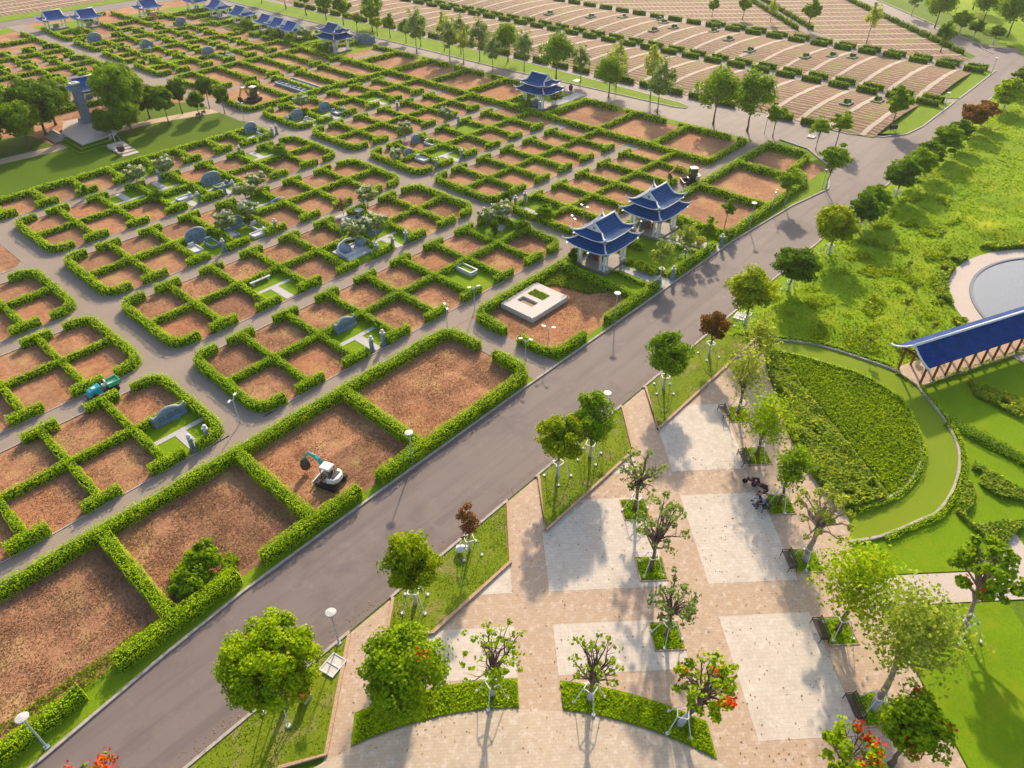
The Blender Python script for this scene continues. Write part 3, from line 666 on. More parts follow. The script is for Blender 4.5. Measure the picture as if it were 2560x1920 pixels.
L = [[(80.0, 45.7), (80.0, fr)] , [(80.0, 45.7), (114.0, 45.7)], [(78.6, fr), (102.2, fr)] + arc(102.2, 38.5, 3.6, -90, -10, 4), [(106, 38.2), (112, 38.6)] + arc(112, 40.1, 1.5, -90, 0, 3) + [(113.5, 45.7)], [(91.4, 45.7), (91.4, fr)], [(103.0, 45.7), (103.0, fr + 1)]]
hedge([{'p': l, 'h': 1.1, 'w': .95} for l in L], 'clipped hedge around the three brown lots at the road junction', G1)
# turf ramp borders and the green bands on the lawn
hedge([{'p': [(x, y - .32) for x, y in smooth_line(OUT[1:])], 'h': .42, 'w': .42}], 'low clipped border hedge along the outer curve of the turf ramp', 'ramp border hedges')
hedge([{'p': [(x + .35, y) for x, y in OUT2s], 'h': .42, 'w': .42}], 'low clipped border hedge above the turf ramp, left of the long hall', 'ramp border hedges')
hedge([{'p': [(x - .25, y - .22) for x, y in INNs], 'h': .42, 'w': .4}], 'low clipped border hedge between the turf ramp and the planted bed', 'ramp border hedges')
hedge([{'p': [(61.2, 3.0), (60.9, .5), (60.3, -2.6), (59.5, -5.5)], 'h': .4, 'w': 1.5}], 'broad dark green band of low planting across the lawn', None, m='leaf_mid', name='planting_band')
hedge([{'p': [(65.4, 8.9), (64.9, 6.9)], 'h': .3, 'w': .1}, {'p': [(66.1, 6.0), (78.3, .4)], 'h': .35, 'w': .45}], 'low green edging along the near side of the long hall', None, m='leaf_mid')
# ================================================================ GRAVE TERRACES beyond the boulevard
def strip_terrace(a0, a1, b0, b1, dome=0.65):
    na, nb = 16, int((b1 - b0) / 2.8); V, F = [], []
    for j in range(nb + 1):
        for i in range(na + 1):
            t = i / na; b = b0 + (b1 - b0) * j / nb; V.append((a0 + (a1 - a0) * t, b, .02 + dome * (1 - (2 * t - 1) ** 2)))
    for j in range(nb):
        for i in range(na): k = j * (na + 1) + i; F.append((k, k + 1, k + na + 2, k + na + 1))
    o = np_mesh('terrace', V, F, [M['terrace']], smooth=True); o["kind"] = "structure"
def strip_line(mb, a0, a1, b, w, dome=0.65, jit=0.0):
    n = 16; vs = []
    for i in range(n + 1):
        t = i / n; z = .02 + dome * (1 - (2 * t - 1) ** 2) + .05; a = a0 + (a1 - a0) * t; jw = random.uniform(-.12, .12); jb = random.uniform(-.08, .08)
        vs += [(a, b + jb - (w + jw) / 2, z), (a, b + jb + (w + jw) / 2, z)]
    mb.add(vs, [(2 * i, 2 * i + 2, 2 * i + 3, 2 * i + 1) for i in range(n)])
M['terrace_path'] = layered('terrace_path', [(.42, .33, .25), (.47, .375, .29)], [(.34, .265, .20), (.52, .425, .34)], smalls=2.2)
ST(MB().sheet([(128.6, 30.4), (190, 30.4), (190, 236), (128.6, 236)], -.01), 'terrace_ground', layered('terrace_walks', [(.29, .235, .195), (.33, .275, .23)], [(.26, .21, .175), (.36, .30, .25)], smalls=3))
ST(MB().sheet([(128.8, 44), (128.8, 38.5), (131.3, 33.7), (135.2, 31.3), (141, 30.5), (158.8, 30.5), (154.5, 35.0), (129.5, 35.0)], .06).sheet([(162.4, 30.5), (187.8, 30.5), (183.8, 33.6), (158.2, 35)], .06), 'verge', M['verge'])
BL = [36.6 + 5.62 * i for i in range(0, 34)]
pw = MB()
for a0, a1, bmax in ((129.4, 153.6, 215), (158.0, 183.6, 225)):
    strip_terrace(a0, a1, 34.6 if a0 < 150 else 33.6, bmax)
    for b in BL:
        if b < bmax - 2: strip_line(pw, a0, a1, b, .95)
ST(pw, 'terrace_path', M['terrace_path'])
HG = 'short hedges at the ends of the terrace paths'
tn = {128.9: 'along the boulevard at the terrace foot', 154.3: 'on the near side of the middle terrace walk', 157.6: 'on the far side of the middle terrace walk', 184.3: 'on the near side of the upper terrace walk', 187.2: 'on the far side of the upper terrace walk'}
for a, txt in tn.items():
    k = 0
    for i, b in enumerate(BL):
        c = b - 2.81
        if a > 186 and c > 100: continue
        if c > (200 if a < 156 else 215): continue
        if a < 130 and (c < 40 or (i % 3 == 1 and c < 70)): continue
        V, F, mi = hedge_geo([[(a, c - 1.95), (a, c + 1.95)]], 1.2, .95)
        o = np_mesh('terrace_hedge', V - np.array([a, c, 0]), F, [M['hedge_core'], M['hedge_far']], mi); o.location = (a, c, 0)
        tag(o, 'hedge block %s, %s from the road' % (txt, ORD[k]), 'hedge', HG); k += 1
# third slope: courses run diagonally
def diag_poly(s0, s1, d0, d1): return [SD(s0, d0), SD(s1, d0), SD(s1, d1), SD(s0, d1)]
t3 = MB()
t3.sheet([(189, 66.5), (195.0, 76.3), SD(205, 83.4), SD(330, 83.4), SD(330, 20), (189, 190)], .03)
t3.sheet([(189, 60.5), (189, 40.5), (194.0, 36.6), SD(176, 110.8), SD(330, 112.5), SD(330, 87), SD(192, 87)], .03)
ST(t3, 'terrace', M['terrace2'])
ST(MB().sheet([(188.4, 61), (188.4, 66.6), (194.8, 76.6), SD(192, 83.6), SD(330, 83.6), SD(330, 86.8), SD(192, 86.8), (189.5, 60)], .026), 'path', M['path'])
pw = MB()
for i in range(30):
    s = 167.5 + 5.1 * i
    def dmin(s): return max(20, math.sqrt(2) * 189.3 - s)      # a > 189.3
    for d0, d1 in ((87.4, 111.6), (20, 83.0)):
        d0 = max(d0, dmin(s))
        if d1 - d0 > 1.5: pw.sheet([SD(s - .45, d0), SD(s + .45, d0), SD(s + .45, d1), SD(s - .45, d1)], .07)
ST(pw, 'terrace_path', M['terrace_path'])
k1 = k2 = k3 = 0
for i in range(26):
    s = 170.0 + 5.1 * i
    for d, txt in ((111.9, 'beside the road climbing past the upper terraces'), (87.0, 'on the right of the diagonal terrace path'), (83.2, 'on the left of the diagonal terrace path')):
        if d < 90 and s < 193: continue
        p, q = SD(s - 1.9, d), SD(s + 1.9, d); c = ((p[0] + q[0]) / 2, (p[1] + q[1]) / 2)
        V, F, mi = hedge_geo([[p, q]], 1.25, 1.0)
        o = np_mesh('terrace_hedge', V - np.array([c[0], c[1], 0]), F, [M['hedge_core'], M['hedge_far']], mi); o.location = (c[0], c[1], 0)
        tag(o, 'hedge block %s, %s up the slope' % (txt, ORD[i]), 'hedge', HG)
# strips across the upper left corner beyond the boulevard end
ST(MB().sheet([(-20, 243), (112, 246), (112, 330), (-20, 330)], .04), 'terrace', M['terrace'])
pw = MB()
for i in range(14): pw.sheet([(-20, 250.0 + 5.2 * i), (112, 250.0 + 5.2 * i), (112, 251.0 + 5.2 * i), (-20, 251.0 + 5.2 * i)], .08)
for i in range(8): pw.sheet([(128, 238 + 5.6 * i), (188, 238 + 5.6 * i), (188, 239.1 + 5.6 * i), (128, 239.1 + 5.6 * i)], .06)
ST(pw, 'terrace_path', M['terrace_path'])
# grave frames scattered on the terraces
GR = [(132, 88, 3), (134, 91.5, 2), (148.5, 41.0, 2), (142.5, 44.5, 2), (172, 84.5, 2), (178, 92, 2), (174, 101, 2), (178, 106.5, 3), (168, 103, 2), (181, 110, 2), (166, 76, 2), (169, 64.2, 2), (174, 60.2, 2), (176, 56.5, 2), (140, 113, 2), (137, 101, 1), (176, 118, 1), (170, 124, 2), (166, 135, 2)]
M['grave_grey'] = plain('weathered_grave', (.20, .19, .185), .8)
for i, (a, b, nn) in enumerate(GR):
    dome = 0.65; t = (a - 129.4) / 24.2 if a < 156 else (a - 158) / 25.6; z = .02 + dome * (1 - (2 * t - 1) ** 2)
    g = thing('grave', 'distant grey grave frame on the terraces, ' + ORD[i] + ' of those from the near right corner outward', 'grave', (a, b, z - .05), 0, 'graves on the terraces')
    f = MB()
    for x, y, w_, l_ in ((0, .8, 2.4, .18), (0, -.8, 2.4, .18), (1.2, 0, .18, 1.78), (-1.2, 0, .18, 1.78)): f.box((x, y, .14), (w_, l_, .34))
    f.build('kerb_frame', M['grave_grey'], g)
    MB().box((0, 0, .12), (2.2, 1.4, .25)).build('bed', M['lawn'], g)
    s_ = MB(); s_.box((1.05, 0, .45), (.2, .8, .5)); s_.lathe([(.35, 0), (.28, .08), (0, .12)], (1.05, 0, .69), 8); s_.build('headstone', M['grave_grey'], g)
    if nn > 1:
        p_ = rng.normal(0, 1, (60, 3)); p_ /= np.linalg.norm(p_, axis=1)[:, None]
        q = cards(p_ * np.array([.3, .3, .3]) + np.array([.2, .3, .55]), p_, .3); np_mesh('shrub', q, quadF(60), [M['leaf_dark']], None, g)
# ================================================================ TREES
def tree_meshes(h, r, clear, tr, style='round', nc=40, nl=5000, ls=.2, leaf='leaf_mid', bark='bark', white=0.0, lean=(0, 0), fl=None, nfl=0, rz=None, seed=1, crown_drop=0.0, sub=True, clr=None):
    """returns [(name, V/F mesh)] : trunk with limbs, crown of leaf cards, optional flowers"""
    g = np.random.default_rng(seed); rr = random.Random(seed)
    rz = rz or (h - clear) / 2
    top = Vector((lean[0], lean[1], clear + rz * .55)); cc = np.array([lean[0], lean[1], h - rz])
    # clump centres
    cs = []
    tries = 0
    while len(cs) < nc and tries < nc * 60:
        tries += 1
        p = g.normal(0, 1, 3); p /= np.linalg.norm(p)
        if style == 'round': k = g.uniform(.55, .92) if g.random() < .85 else g.uniform(.1, .55)
        elif style == 'airy': k = g.uniform(.25, .95)
        elif style == 'layer': k = g.uniform(.35, .95)
        else: k = g.uniform(.55, 1.0)
        p = p * k
        if style == 'round' and p[2] < -.72: continue
        if style == 'layer':
            p[2] = (round((p[2] + 1) * 2.0) / 2.0 - 1) * .8 + g.uniform(-.06, .06); p[:2] *= (1.05 - .45 * (p[2] + .8) / 1.6)
        if style == 'tufts' and p[2] < -.55: continue
        if style == 'airy': p[:2] *= .55 + .5 * (1 - abs(p[2] + .2))
        cs.append(p)
    cs = np.array(cs); C3 = cc + cs * np.array([r, r, rz])
    t = MB()
    wob = [(rr.uniform(-.06, .06) * (i > 0), rr.uniform(-.06, .06) * (i > 0)) for i in range(6)]
    tp = [(top.x * i / 5 + wob[i][0], top.y * i / 5 + wob[i][1], top.z * i / 5 - (.05 if i == 0 else 0)) for i in range(6)]
    t.tube(tp, [tr * (1.25 if i == 0 else 1 - .11 * i) for i in range(6)], 8)
    nlimb = min(len(cs), {'round': 12, 'airy': 10, 'layer': 12, 'tufts': 26}[style])
    pick = rr.sample(range(len(cs)), nlimb)
    for j, i in enumerate(pick):
        e = Vector(C3[i]); st = Vector(tp[3 if style != 'tufts' else (3 + j % 3)]).lerp(Vector(tp[5]), rr.uniform(0, 1))
        if style in ('airy', 'layer') and e.z < st.z: st = Vector(tp[3])
        m1 = st.lerp(e, .4) + Vector((rr.uniform(-.1, .1) * r, rr.uniform(-.1, .1) * r, .10 * rz))
        m2 = st.lerp(e, .75) + Vector((rr.uniform(-.08, .08) * r, rr.uniform(-.08, .08) * r, .08 * rz))
        r0 = tr * (.42 if style != 'tufts' else .5)
        t.tube([st, m1, m2, e], [r0, r0 * .62, r0 * .38, r0 * .14], 5, cap=False)
        if style == 'tufts':
            for q in range(3):
                s2 = m1.lerp(m2, rr.uniform(.2, 1)); e2 = s2 + Vector((rr.uniform(-1, 1), rr.uniform(-1, 1), rr.uniform(-.1, .9))) * r * .35
                t.tube([s2, s2.lerp(e2, .55) + Vector((0, 0, .05)), e2], [r0 * .3, r0 * .2, r0 * .07], 4, cap=False)
    # leaves
    rc = (clr or {'round': .30, 'airy': .26, 'layer': .30, 'tufts': .2}[style]) * r
    per = max(3, nl // max(1, len(cs))); P, Nn = [], []
    for c in C3:
        k = int(per * g.uniform(.5, 1.5)); d = g.normal(0, 1, (k, 3)); d /= np.linalg.norm(d, axis=1)[:, None]
        s = g.uniform(.25, 1.0, k) ** .6; sc = rc * g.uniform(.7, 1.3)
        sq = np.array([1, 1, {'round': .8, 'airy': .85, 'layer': .33, 'tufts': .55}[style]])
        P.append(c + d * s[:, None] * sc * sq); o_ = (c - cc) / np.array([r, r, rz]); Nn.append(d * .8 + o_ * .6 + np.array([0, 0, .35]))
    P, Nn = np.vstack(P), np.vstack(Nn)
    out = [('trunk', t, None), ('crown', cards(P, Nn, np.full(len(P), ls), .7, 1.0), leaf)]
    if fl:
        P2 = []
        for i in g.choice(len(C3), min(nfl, len(C3)), replace=False):
            d = g.normal(0, .07 * r + .04, (26, 3)); P2.append(C3[i] + np.array([0, 0, rc * .45]) + d)
        P2 = np.vstack(P2); out.append(('blossom', cards(P2, np.tile([0, 0, 1.0], (len(P2), 1)), np.full(len(P2), max(.11, ls * .75)), .8), fl))
    return out, bark, white
def make_tree(name, label, cat, loc, group=None, rot=0.0, **k):
    out, bark, white = tree_meshes(**k)
    root = thing(name, label, cat, loc, rot, group)
    for nm, geo, leaf in out:
        if nm == 'trunk':
            o = geo.build('trunk', [M[bark]], root, smooth=True)
            if white:
                o.data.materials.append(M['whitewash'])
                for p in o.data.polygons:
                    if p.center.z < white: p.material_index = 1
        else: np_mesh(nm, geo, quadF(len(geo) // 4), [M[leaf]], None, root)
    return root
def put(src, loc, sc=1.0, rot=0.0, label=None, group=None, sz=None, used=set()):
    """place the prototype the first time, copies after that"""
    if src.name not in used: used.add(src.name); o = src
    else: o = copy_tree(src)
    o.location = loc; o.scale = (sc, sc, sz or sc); o.rotation_euler = (0, 0, rot)
    if label: o["label"] = label
    if group: o["group"] = group
    return o
# --- specimen trees on the lawn islands along the road (near)
GR1 = 'round-crowned trees along the plaza side of the road'
make_tree('round_tree', 'largest bright green round-crowned tree, nearest the camera beside the road and the red box', 'tree', (7.2, 24.7, .06), GR1, h=7.3, r=2.95, clear=1.7, tr=.17, nc=130, nl=27000, ls=.155, leaf='leaf_bright', white=1.6, rz=2.5, seed=11, bark='bark_pale', clr=.2)
make_tree('round_tree', 'round green tree second along the road, left of the bare brown tree', 'tree', (17.2, 24.2, .06), GR1, h=6.7, r=2.0, clear=1.6, tr=.13, nc=70, nl=9500, ls=.18, leaf='leaf_yellow', white=1.5, rz=2.2, seed=12, clr=.28)
make_tree('withered_tree', 'withered small tree with orange-brown leaves beside the road', 'tree', (22.9, 24.6, .06), None, h=5.0, r=.95, clear=1.4, tr=.10, style='airy', nc=40, nl=1500, ls=.15, leaf='leaf_dead', white=1.3, seed=13)
make_tree('round_tree', 'yellowish round tree, left one of the touching pair by the road', 'tree', (33.1, 24.6, .06), GR1, h=6.1, r=1.95, clear=1.7, tr=.13, nc=60, nl=8000, ls=.18, leaf='leaf_yellow', white=1.4, rz=1.9, seed=14, clr=.3)
make_tree('round_tree', 'darker round tree, right one of the touching pair by the road', 'tree', (36.6, 24.0, .06), GR1, h=6.4, r=2.0, clear=1.8, tr=.13, nc=65, nl=8500, ls=.18, leaf='leaf_mid', white=1.4, rz=2.1, seed=15, clr=.3)
make_tree('round_tree', 'deep green round tree on the grass wedge before the orange-tipped tree', 'tree', (48.5, 24.3, .06), GR1, h=6.2, r=2.1, clear=1.8, tr=.13, nc=65, nl=8000, ls=.19, leaf='leaf_mid', white=1.4, rz=2.0, seed=16, clr=.3)
make_tree('orange_tree', 'small tree with orange and green leaves on the grass wedge', 'tree', (56.1, 23.9, .06), None, h=5.2, r=1.5, clear=1.9, tr=.11, nc=40, nl=4200, ls=.18, leaf='leaf_orange', white=1.3, rz=1.5, seed=17)
make_tree('broad_tree', 'broad yellow-green tree with bare upper twigs where the meadow begins', 'tree', (63.3, 23.7, .06), None, h=6.9, r=2.9, clear=2.0, tr=.16, style='layer', nc=70, nl=9500, ls=.20, leaf='leaf_yellow', white=1.5, rz=2.3, seed=18)
make_tree('broad_tree', 'broad very dark green tree just behind the yellow-green one by the road', 'tree', (72.5, 23.2, .06), None, h=6.2, r=2.9, clear=1.8, tr=.16, style='layer', nc=75, nl=10500, ls=.22, leaf='leaf_dark', white=1.4, rz=2.2, seed=19)
# --- row along the meadow, further right
pr = {}
pr['lay'] = make_tree('broad_tree', 'x', 'tree', (0, 0, -50), None, h=5.4, r=2.5, clear=1.6, tr=.15, style='layer', nc=60, nl=6500, ls=.26, leaf='leaf_dark', white=1.5, rz=1.8, seed=21)
pr['lay2'] = make_tree('broad_tree', 'x', 'tree', (0, 0, -50), None, h=5.6, r=2.6, clear=1.6, tr=.15, style='layer', nc=60, nl=6500, ls=.28, leaf='leaf_mid', white=1.5, rz=1.9, seed=22)
pr['yel'] = make_tree('round_tree', 'x', 'tree', (0, 0, -50), None, h=6.4, r=2.3, clear=1.8, tr=.14, style='round', nc=60, nl=6500, ls=.26, leaf='leaf_yellow', white=1.5, rz=2.2, seed=23)
pr['ora'] = make_tree('orange_tree', 'x', 'tree', (0, 0, -50), None, h=5.0, r=2.7, clear=1.6, tr=.15, style='layer', nc=60, nl=6000, ls=.32, leaf='leaf_orange', white=1.4, rz=1.6, seed=24)
pr['bri'] = make_tree('broad_tree', 'x', 'tree', (0, 0, -50), None, h=5.4, r=2.8, clear=1.5, tr=.15, style='layer', nc=60, nl=6000, ls=.34, leaf='leaf_bright', white=1.5, rz=2.0, seed=25)
GM = 'trees between the road and the meadow'
row = [('yel', 84.0, 23.4, 1.05, 'tall yellow-green round tree in the meadow row, nearest the long shadow'), ('lay', 92.5, 23.0, 1.0, 'dark layered tree in the meadow row, right behind the tall yellow-green one'), ('lay2', 97.0, 23.3, .95, 'mid green layered tree in the meadow row, third beyond the pavilion gardens'),
       ('lay', 106.5, 23.2, 1.08, 'dark broad tree in the meadow row before the junction'), ('lay2', 112.8, 23.1, 1.05, 'broad green tree in the meadow row opposite the junction mouth'), ('lay', 118.6, 23.2, .95, 'dark small-crowned tree in the meadow row at the junction'),
       ('lay2', 126.0, 22.9, 1.05, 'green layered tree in the meadow row just past the junction'), ('lay', 132, 22.8, .95, 'dark layered tree in the meadow row facing the terrace corner'), ('ora', 141.5, 23.1, 1.1, 'orange-topped broad tree in the meadow row, left of the two orange ones'), ('ora', 147.5, 22.7, .95, 'orange-topped tree in the meadow row, right of the two orange ones'),
       ('bri', 159, 22.1, 1.15, 'brightest light green tree in the meadow row near the right edge'), ('lay', 170, 22.2, 1.1, 'dark tree in the meadow row at the right edge of the picture'), ('lay2', 180, 22.6, 1.0, 'far green tree in the meadow row near the upper road bend'), ('lay', 189, 22.4, 1.0, 'farthest dark tree in the meadow row at the road bend')]
for i, (k, a, b, s, lab) in enumerate(row): put(pr[k], (a, b, .05), s, i * 1.3, lab, GM)
# --- cemetery side of the road and junction
GJ = 'young trees on the grass verge at the junction'
pr['thin'] = make_tree('verge_tree', 'x', 'tree', (0, 0, -50), None, h=6.2, r=2.3, clear=2.1, tr=.11, style='layer', nc=42, nl=3000, ls=.27, leaf='leaf_mid', white=1.4, rz=1.9, seed=31)
pr['small'] = make_tree('verge_tree', 'x', 'tree', (0, 0, -50), None, h=4.2, r=1.0, clear=1.6, tr=.06, style='airy', nc=24, nl=1300, ls=.2, leaf='leaf_mid', rz=1.3, seed=32)
for k, a, b, s, lab in [('thin', 103.6, 31.9, 1.1, 'wide leafy young tree on the verge tip at the junction curve'), ('thin', 94.4, 33.9, .85, 'leafy young tree on the verge in front of the middle brown lot'), ('small', 82.6, 36.6, 1.0, 'thin sapling standing inside the brown lot beside the pavilion garden'),
                        ('thin', 119.0, 47.5, .9, 'young tree on the corner verge by the boulevard, left of three'), ('thin', 118.0, 39.6, .85, 'bright young tree on the corner verge, middle of three'), ('thin', 121.5, 37.8, .95, 'leafy young tree on the corner verge, nearest the junction')]:
    put(pr[k], (a, b, .04), s, a, lab, GJ)
# --- boulevard trees
GB = 'slender young trees along the far boulevard'
pr['air'] = make_tree('boulevard_tree', 'x', 'tree', (0, 0, -50), None, h=8.0, r=2.3, clear=2.8, tr=.10, style='airy', nc=46, nl=2300, ls=.26, leaf='leaf_grey', bark='bark_pale', rz=2.9, seed=41)
pr['air2'] = make_tree('boulevard_tree', 'x', 'tree', (0, 0, -50), None, h=7.6, r=2.2, clear=3.0, tr=.10, style='airy', nc=40, nl=1500, ls=.26, leaf='leaf_olive', bark='bark_pale', rz=2.5, seed=42)
pr['den'] = make_tree('boulevard_tree', 'x', 'tree', (0, 0, -50), None, h=6.8, r=2.6, clear=2.2, tr=.13, style='round', nc=50, nl=4200, ls=.28, leaf='leaf_mid', rz=2.3, seed=43, clr=.4)
pr['far'] = make_tree('boulevard_tree', 'x', 'tree', (0, 0, -50), None, h=6.5, r=2.2, clear=1.9, tr=.12, style='airy', nc=34, nl=1700, ls=.5, leaf='leaf_mid', rz=2.4, seed=44)
pr['yfar'] = make_tree('boulevard_tree', 'x', 'tree', (0, 0, -50), None, h=4.0, r=1.5, clear=1.6, tr=.09, style='layer', nc=24, nl=900, ls=.42, leaf='leaf_yellow', rz=1.1, seed=45)
bt = [('den', 117.9, 58.1, 1.15, 'round dense tree on the boulevard verge before the lower terraces, left of two'), ('den', 118.6, 52.0, 1.2, 'round dense tree on the boulevard verge before the lower terraces, right of two'),
      ('air', 116.6, 68.8, 1.1, 'tall thin tree on the near verge by the tip of the median'), ('air2', 123.0, 74.5, 1.1, 'very sparse tall tree on the median near its rounded tip'), ('den', 118.4, 80.9, .92, 'dark round tree on the near kerb left of the sparse tall one'),
      ('air2', 124.5, 83.5, 1.0, 'sparse tree on the median behind the dark round kerb tree'), ('air', 122.6, 90.9, .85, 'slim tree on the median right behind the double-roofed pavilion'), ('den', 121.0, 96.0, 1.08, 'darkest broad round tree on the median behind the double-roofed pavilion'),
      ('air', 120.9, 104.6, .95, 'pale slender tree on the median, first left of the double-roofed pavilion'), ('air', 116.6, 109.7, .85, 'slender tree on the near verge, beside the large square lots'), ('den', 124.5, 112.5, .98, 'leafy tree on the median, third left of the double-roofed pavilion'),
      ('air', 120.4, 117.2, 1.05, 'tall full tree on the median, middle of the left group'), ('air2', 116.5, 118.2, .85, 'small thin tree on the near verge between two tall ones'), ('air', 116.0, 122.0, 1.05, 'tall feathery tree on the near verge before the square lots'),
      ('air', 122.0, 124.5, .98, 'leafy slender tree deep in the left group on the median'), ('air2', 121.5, 129.5, .95, 'thin open tree on the median toward the far pavilions'), ('air', 115.8, 132.6, 1.1, 'tall leafy tree on the near verge, highest of the left group'),
      ('air2', 120.6, 136.5, .9, 'thin tree behind the highest left one on the median'), ('far', 121.0, 142.0, .7, 'small round tree on the median past the tall group'), ('far', 121.3, 148.2, .75, 'small tree on the median opposite the two-tiered pavilion'), ('far', 122.5, 156.4, 1.0, 'larger bluish tree on the median beyond the two-tiered pavilion'),
      ('yfar', 120.6, 152.2, 1.0, 'small yellow tree on the median, right of two yellow ones'), ('yfar', 120.2, 159.6, 1.0, 'small yellow tree on the median, left of two yellow ones'), ('den', 126.8, 161, .95, 'dark tree on the median behind the yellow ones'), ('far', 122.5, 168, 1.0, 'median tree behind the group of three joined pavilions'),
      ('far', 123.0, 176, 1.0, 'median tree left of the three joined pavilions'), ('far', 123.0, 185, 1.1, 'median tree above the distant single pavilion'), ('far', 124.0, 196, 1.1, 'median tree near the top edge, right one'), ('far', 124.0, 208, 1.0, 'median tree near the top edge, left one'),
      ('far', 136.6, 34.2, .95, 'narrow dark green tree on the terrace corner verge')]
for i, (k, a, b, s, lab) in enumerate(bt): put(pr[k], (a, b, .08), s * 1.14, i * .9, lab, GB)
# --- trees on the upper terraces and beyond the road
GX = 'trees on the upper terraces'
for i, (k, a, b, s, lab) in enumerate([('far', 194.3, 101.5, .75, 'thin tree on the upper terraces, leftmost of the row'), ('far', 198.1, 94.4, .85, 'thin tree on the upper terraces, second from the left'), ('air2', 199.6, 87.2, .7, 'very thin tree on the upper terraces by the diagonal path'), ('far', 197.7, 76.1, 1.1, 'grey-green tree beside the diagonal terrace path'),
                                       ('air2', 194.0, 59.9, 1.15, 'wide pale tree above the upper terrace walk'), ('far', 196.6, 44.0, 1.0, 'tree at the right end of the upper terraces by the road')]):
    put(pr[k], (a, b, .05), s, i * 1.7, lab, GX)
GY = 'trees on the grass beyond the upper road'
for i, (k, a, b, s, lab) in enumerate([('den', 221, 52.7, 1.3, 'tall dark tree beyond the upper road, leftmost'), ('den', 234, 44.9, 1.3, 'dark tree beyond the upper road at the top edge'), ('lay', 214.3, 41.9, .85, 'small dark tree with a bare trunk just beyond the upper road'), ('lay', 212.5, 37.0, .8, 'low dark tree beside the biggest one beyond the upper road'),
                                       ('den', 222, 36.2, 1.55, 'biggest dark tree in the upper right corner'), ('bri', 220, 46.5, 1.0, 'bright green tree beyond the upper road between dark ones'), ('den', 240, 36, 1.4, 'dark tree at the far top right edge'), ('lay2', 228, 30, 1.2, 'green tree low in the upper right corner'), ('den', 252, 52, 1.3, 'far tree at the top edge right of the climbing road'), ('air', 232, 62, 1.0, 'thin pale tree beyond the climbing road')]):
    put(pr[k], (a, b, .0), s, i * 2.1, lab, GY)
# --- memorial grove
GA = 'broad trees around the memorial pillar'
pr['ban'] = make_tree('broad_tree', 'x', 'tree', (0, 0, -50), None, h=9.0, r=4.4, clear=2.4, tr=.26, style='round', nc=110, nl=15000, ls=.33, leaf='leaf_dark', rz=3.2, seed=51, clr=.24)
pr['ban2'] = make_tree('broad_tree', 'x', 'tree', (0, 0, -50), None, h=9.8, r=4.1, clear=2.4, tr=.24, style='round', nc=110, nl=14000, ls=.33, leaf='leaf_mid', rz=3.5, seed=52, clr=.24)
for k, a, b, s, rot, lab in [('ban', 37.6, 138.6, 1.0, 0, 'broad dark tree left of the memorial pillar'), ('ban', 30.0, 140.0, .95, 2, 'dark spreading tree at the left picture edge by the memorial lawn'), ('ban2', 49.2, 133.6, 1.0, 0, 'tallest leafy tree right of the memorial pillar'), ('ban2', 51.5, 139.8, .9, 2.5, 'leafy tree behind the tallest one right of the pillar'), ('ban', 44.2, 128.3, .58, 1, 'smaller dark tree in front of the pillar platform'), ('ban2', 47.8, 129.0, .55, 3, 'smaller leafy tree over the lawn steps'), ('ban', 27, 134.5, .9, 4, 'dark tree at the far left edge above the lawn walk'), ('ban2', 33.5, 134.6, .75, 1.4, 'dark tree left of the platform steps, over the lawn walk'), ('ban', 41.0, 143.6, .85, 2.2, 'dark tree right behind the memorial pillar'), ('ban', 53.6, 134.6, .62, 5, 'smaller dark tree at the right end of the memorial grove')]:
    put(pr[k], (a, b, .04), s, rot, lab, GA)
GL = 'small trees along the right end of the memorial lawn'
pr['lawn'] = make_tree('lawn_tree', 'x', 'tree', (0, 0, -50), None, h=6.2, r=1.9, clear=2.2, tr=.10, style='round', nc=36, nl=3000, ls=.32, leaf='leaf_dark', rz=2.0, seed=53, clr=.33)
for a, b, s, lab in [(54.2, 128.8, 1.05, 'slim dark lawn tree, leftmost at the walk'), (58.7, 132.5, 1.02, 'slim dark lawn tree behind the walk, second from the left'), (63.6, 131.6, .95, 'slim lawn tree with the highest crown near the lane'), (63.9, 126.9, .8, 'small lawn tree right at the lawn corner'), (59.5, 127.8, .78, 'small lawn tree by the parked motorbikes'), (56.8, 149.1, 1.0, 'tree behind the memorial grove near the low hedge comb'), (53.5, 146, 1.1, 'tree close behind the small pavilion by the pillar')]:
    put(pr['lawn'], (a, b, .04), s, a, lab, GL)
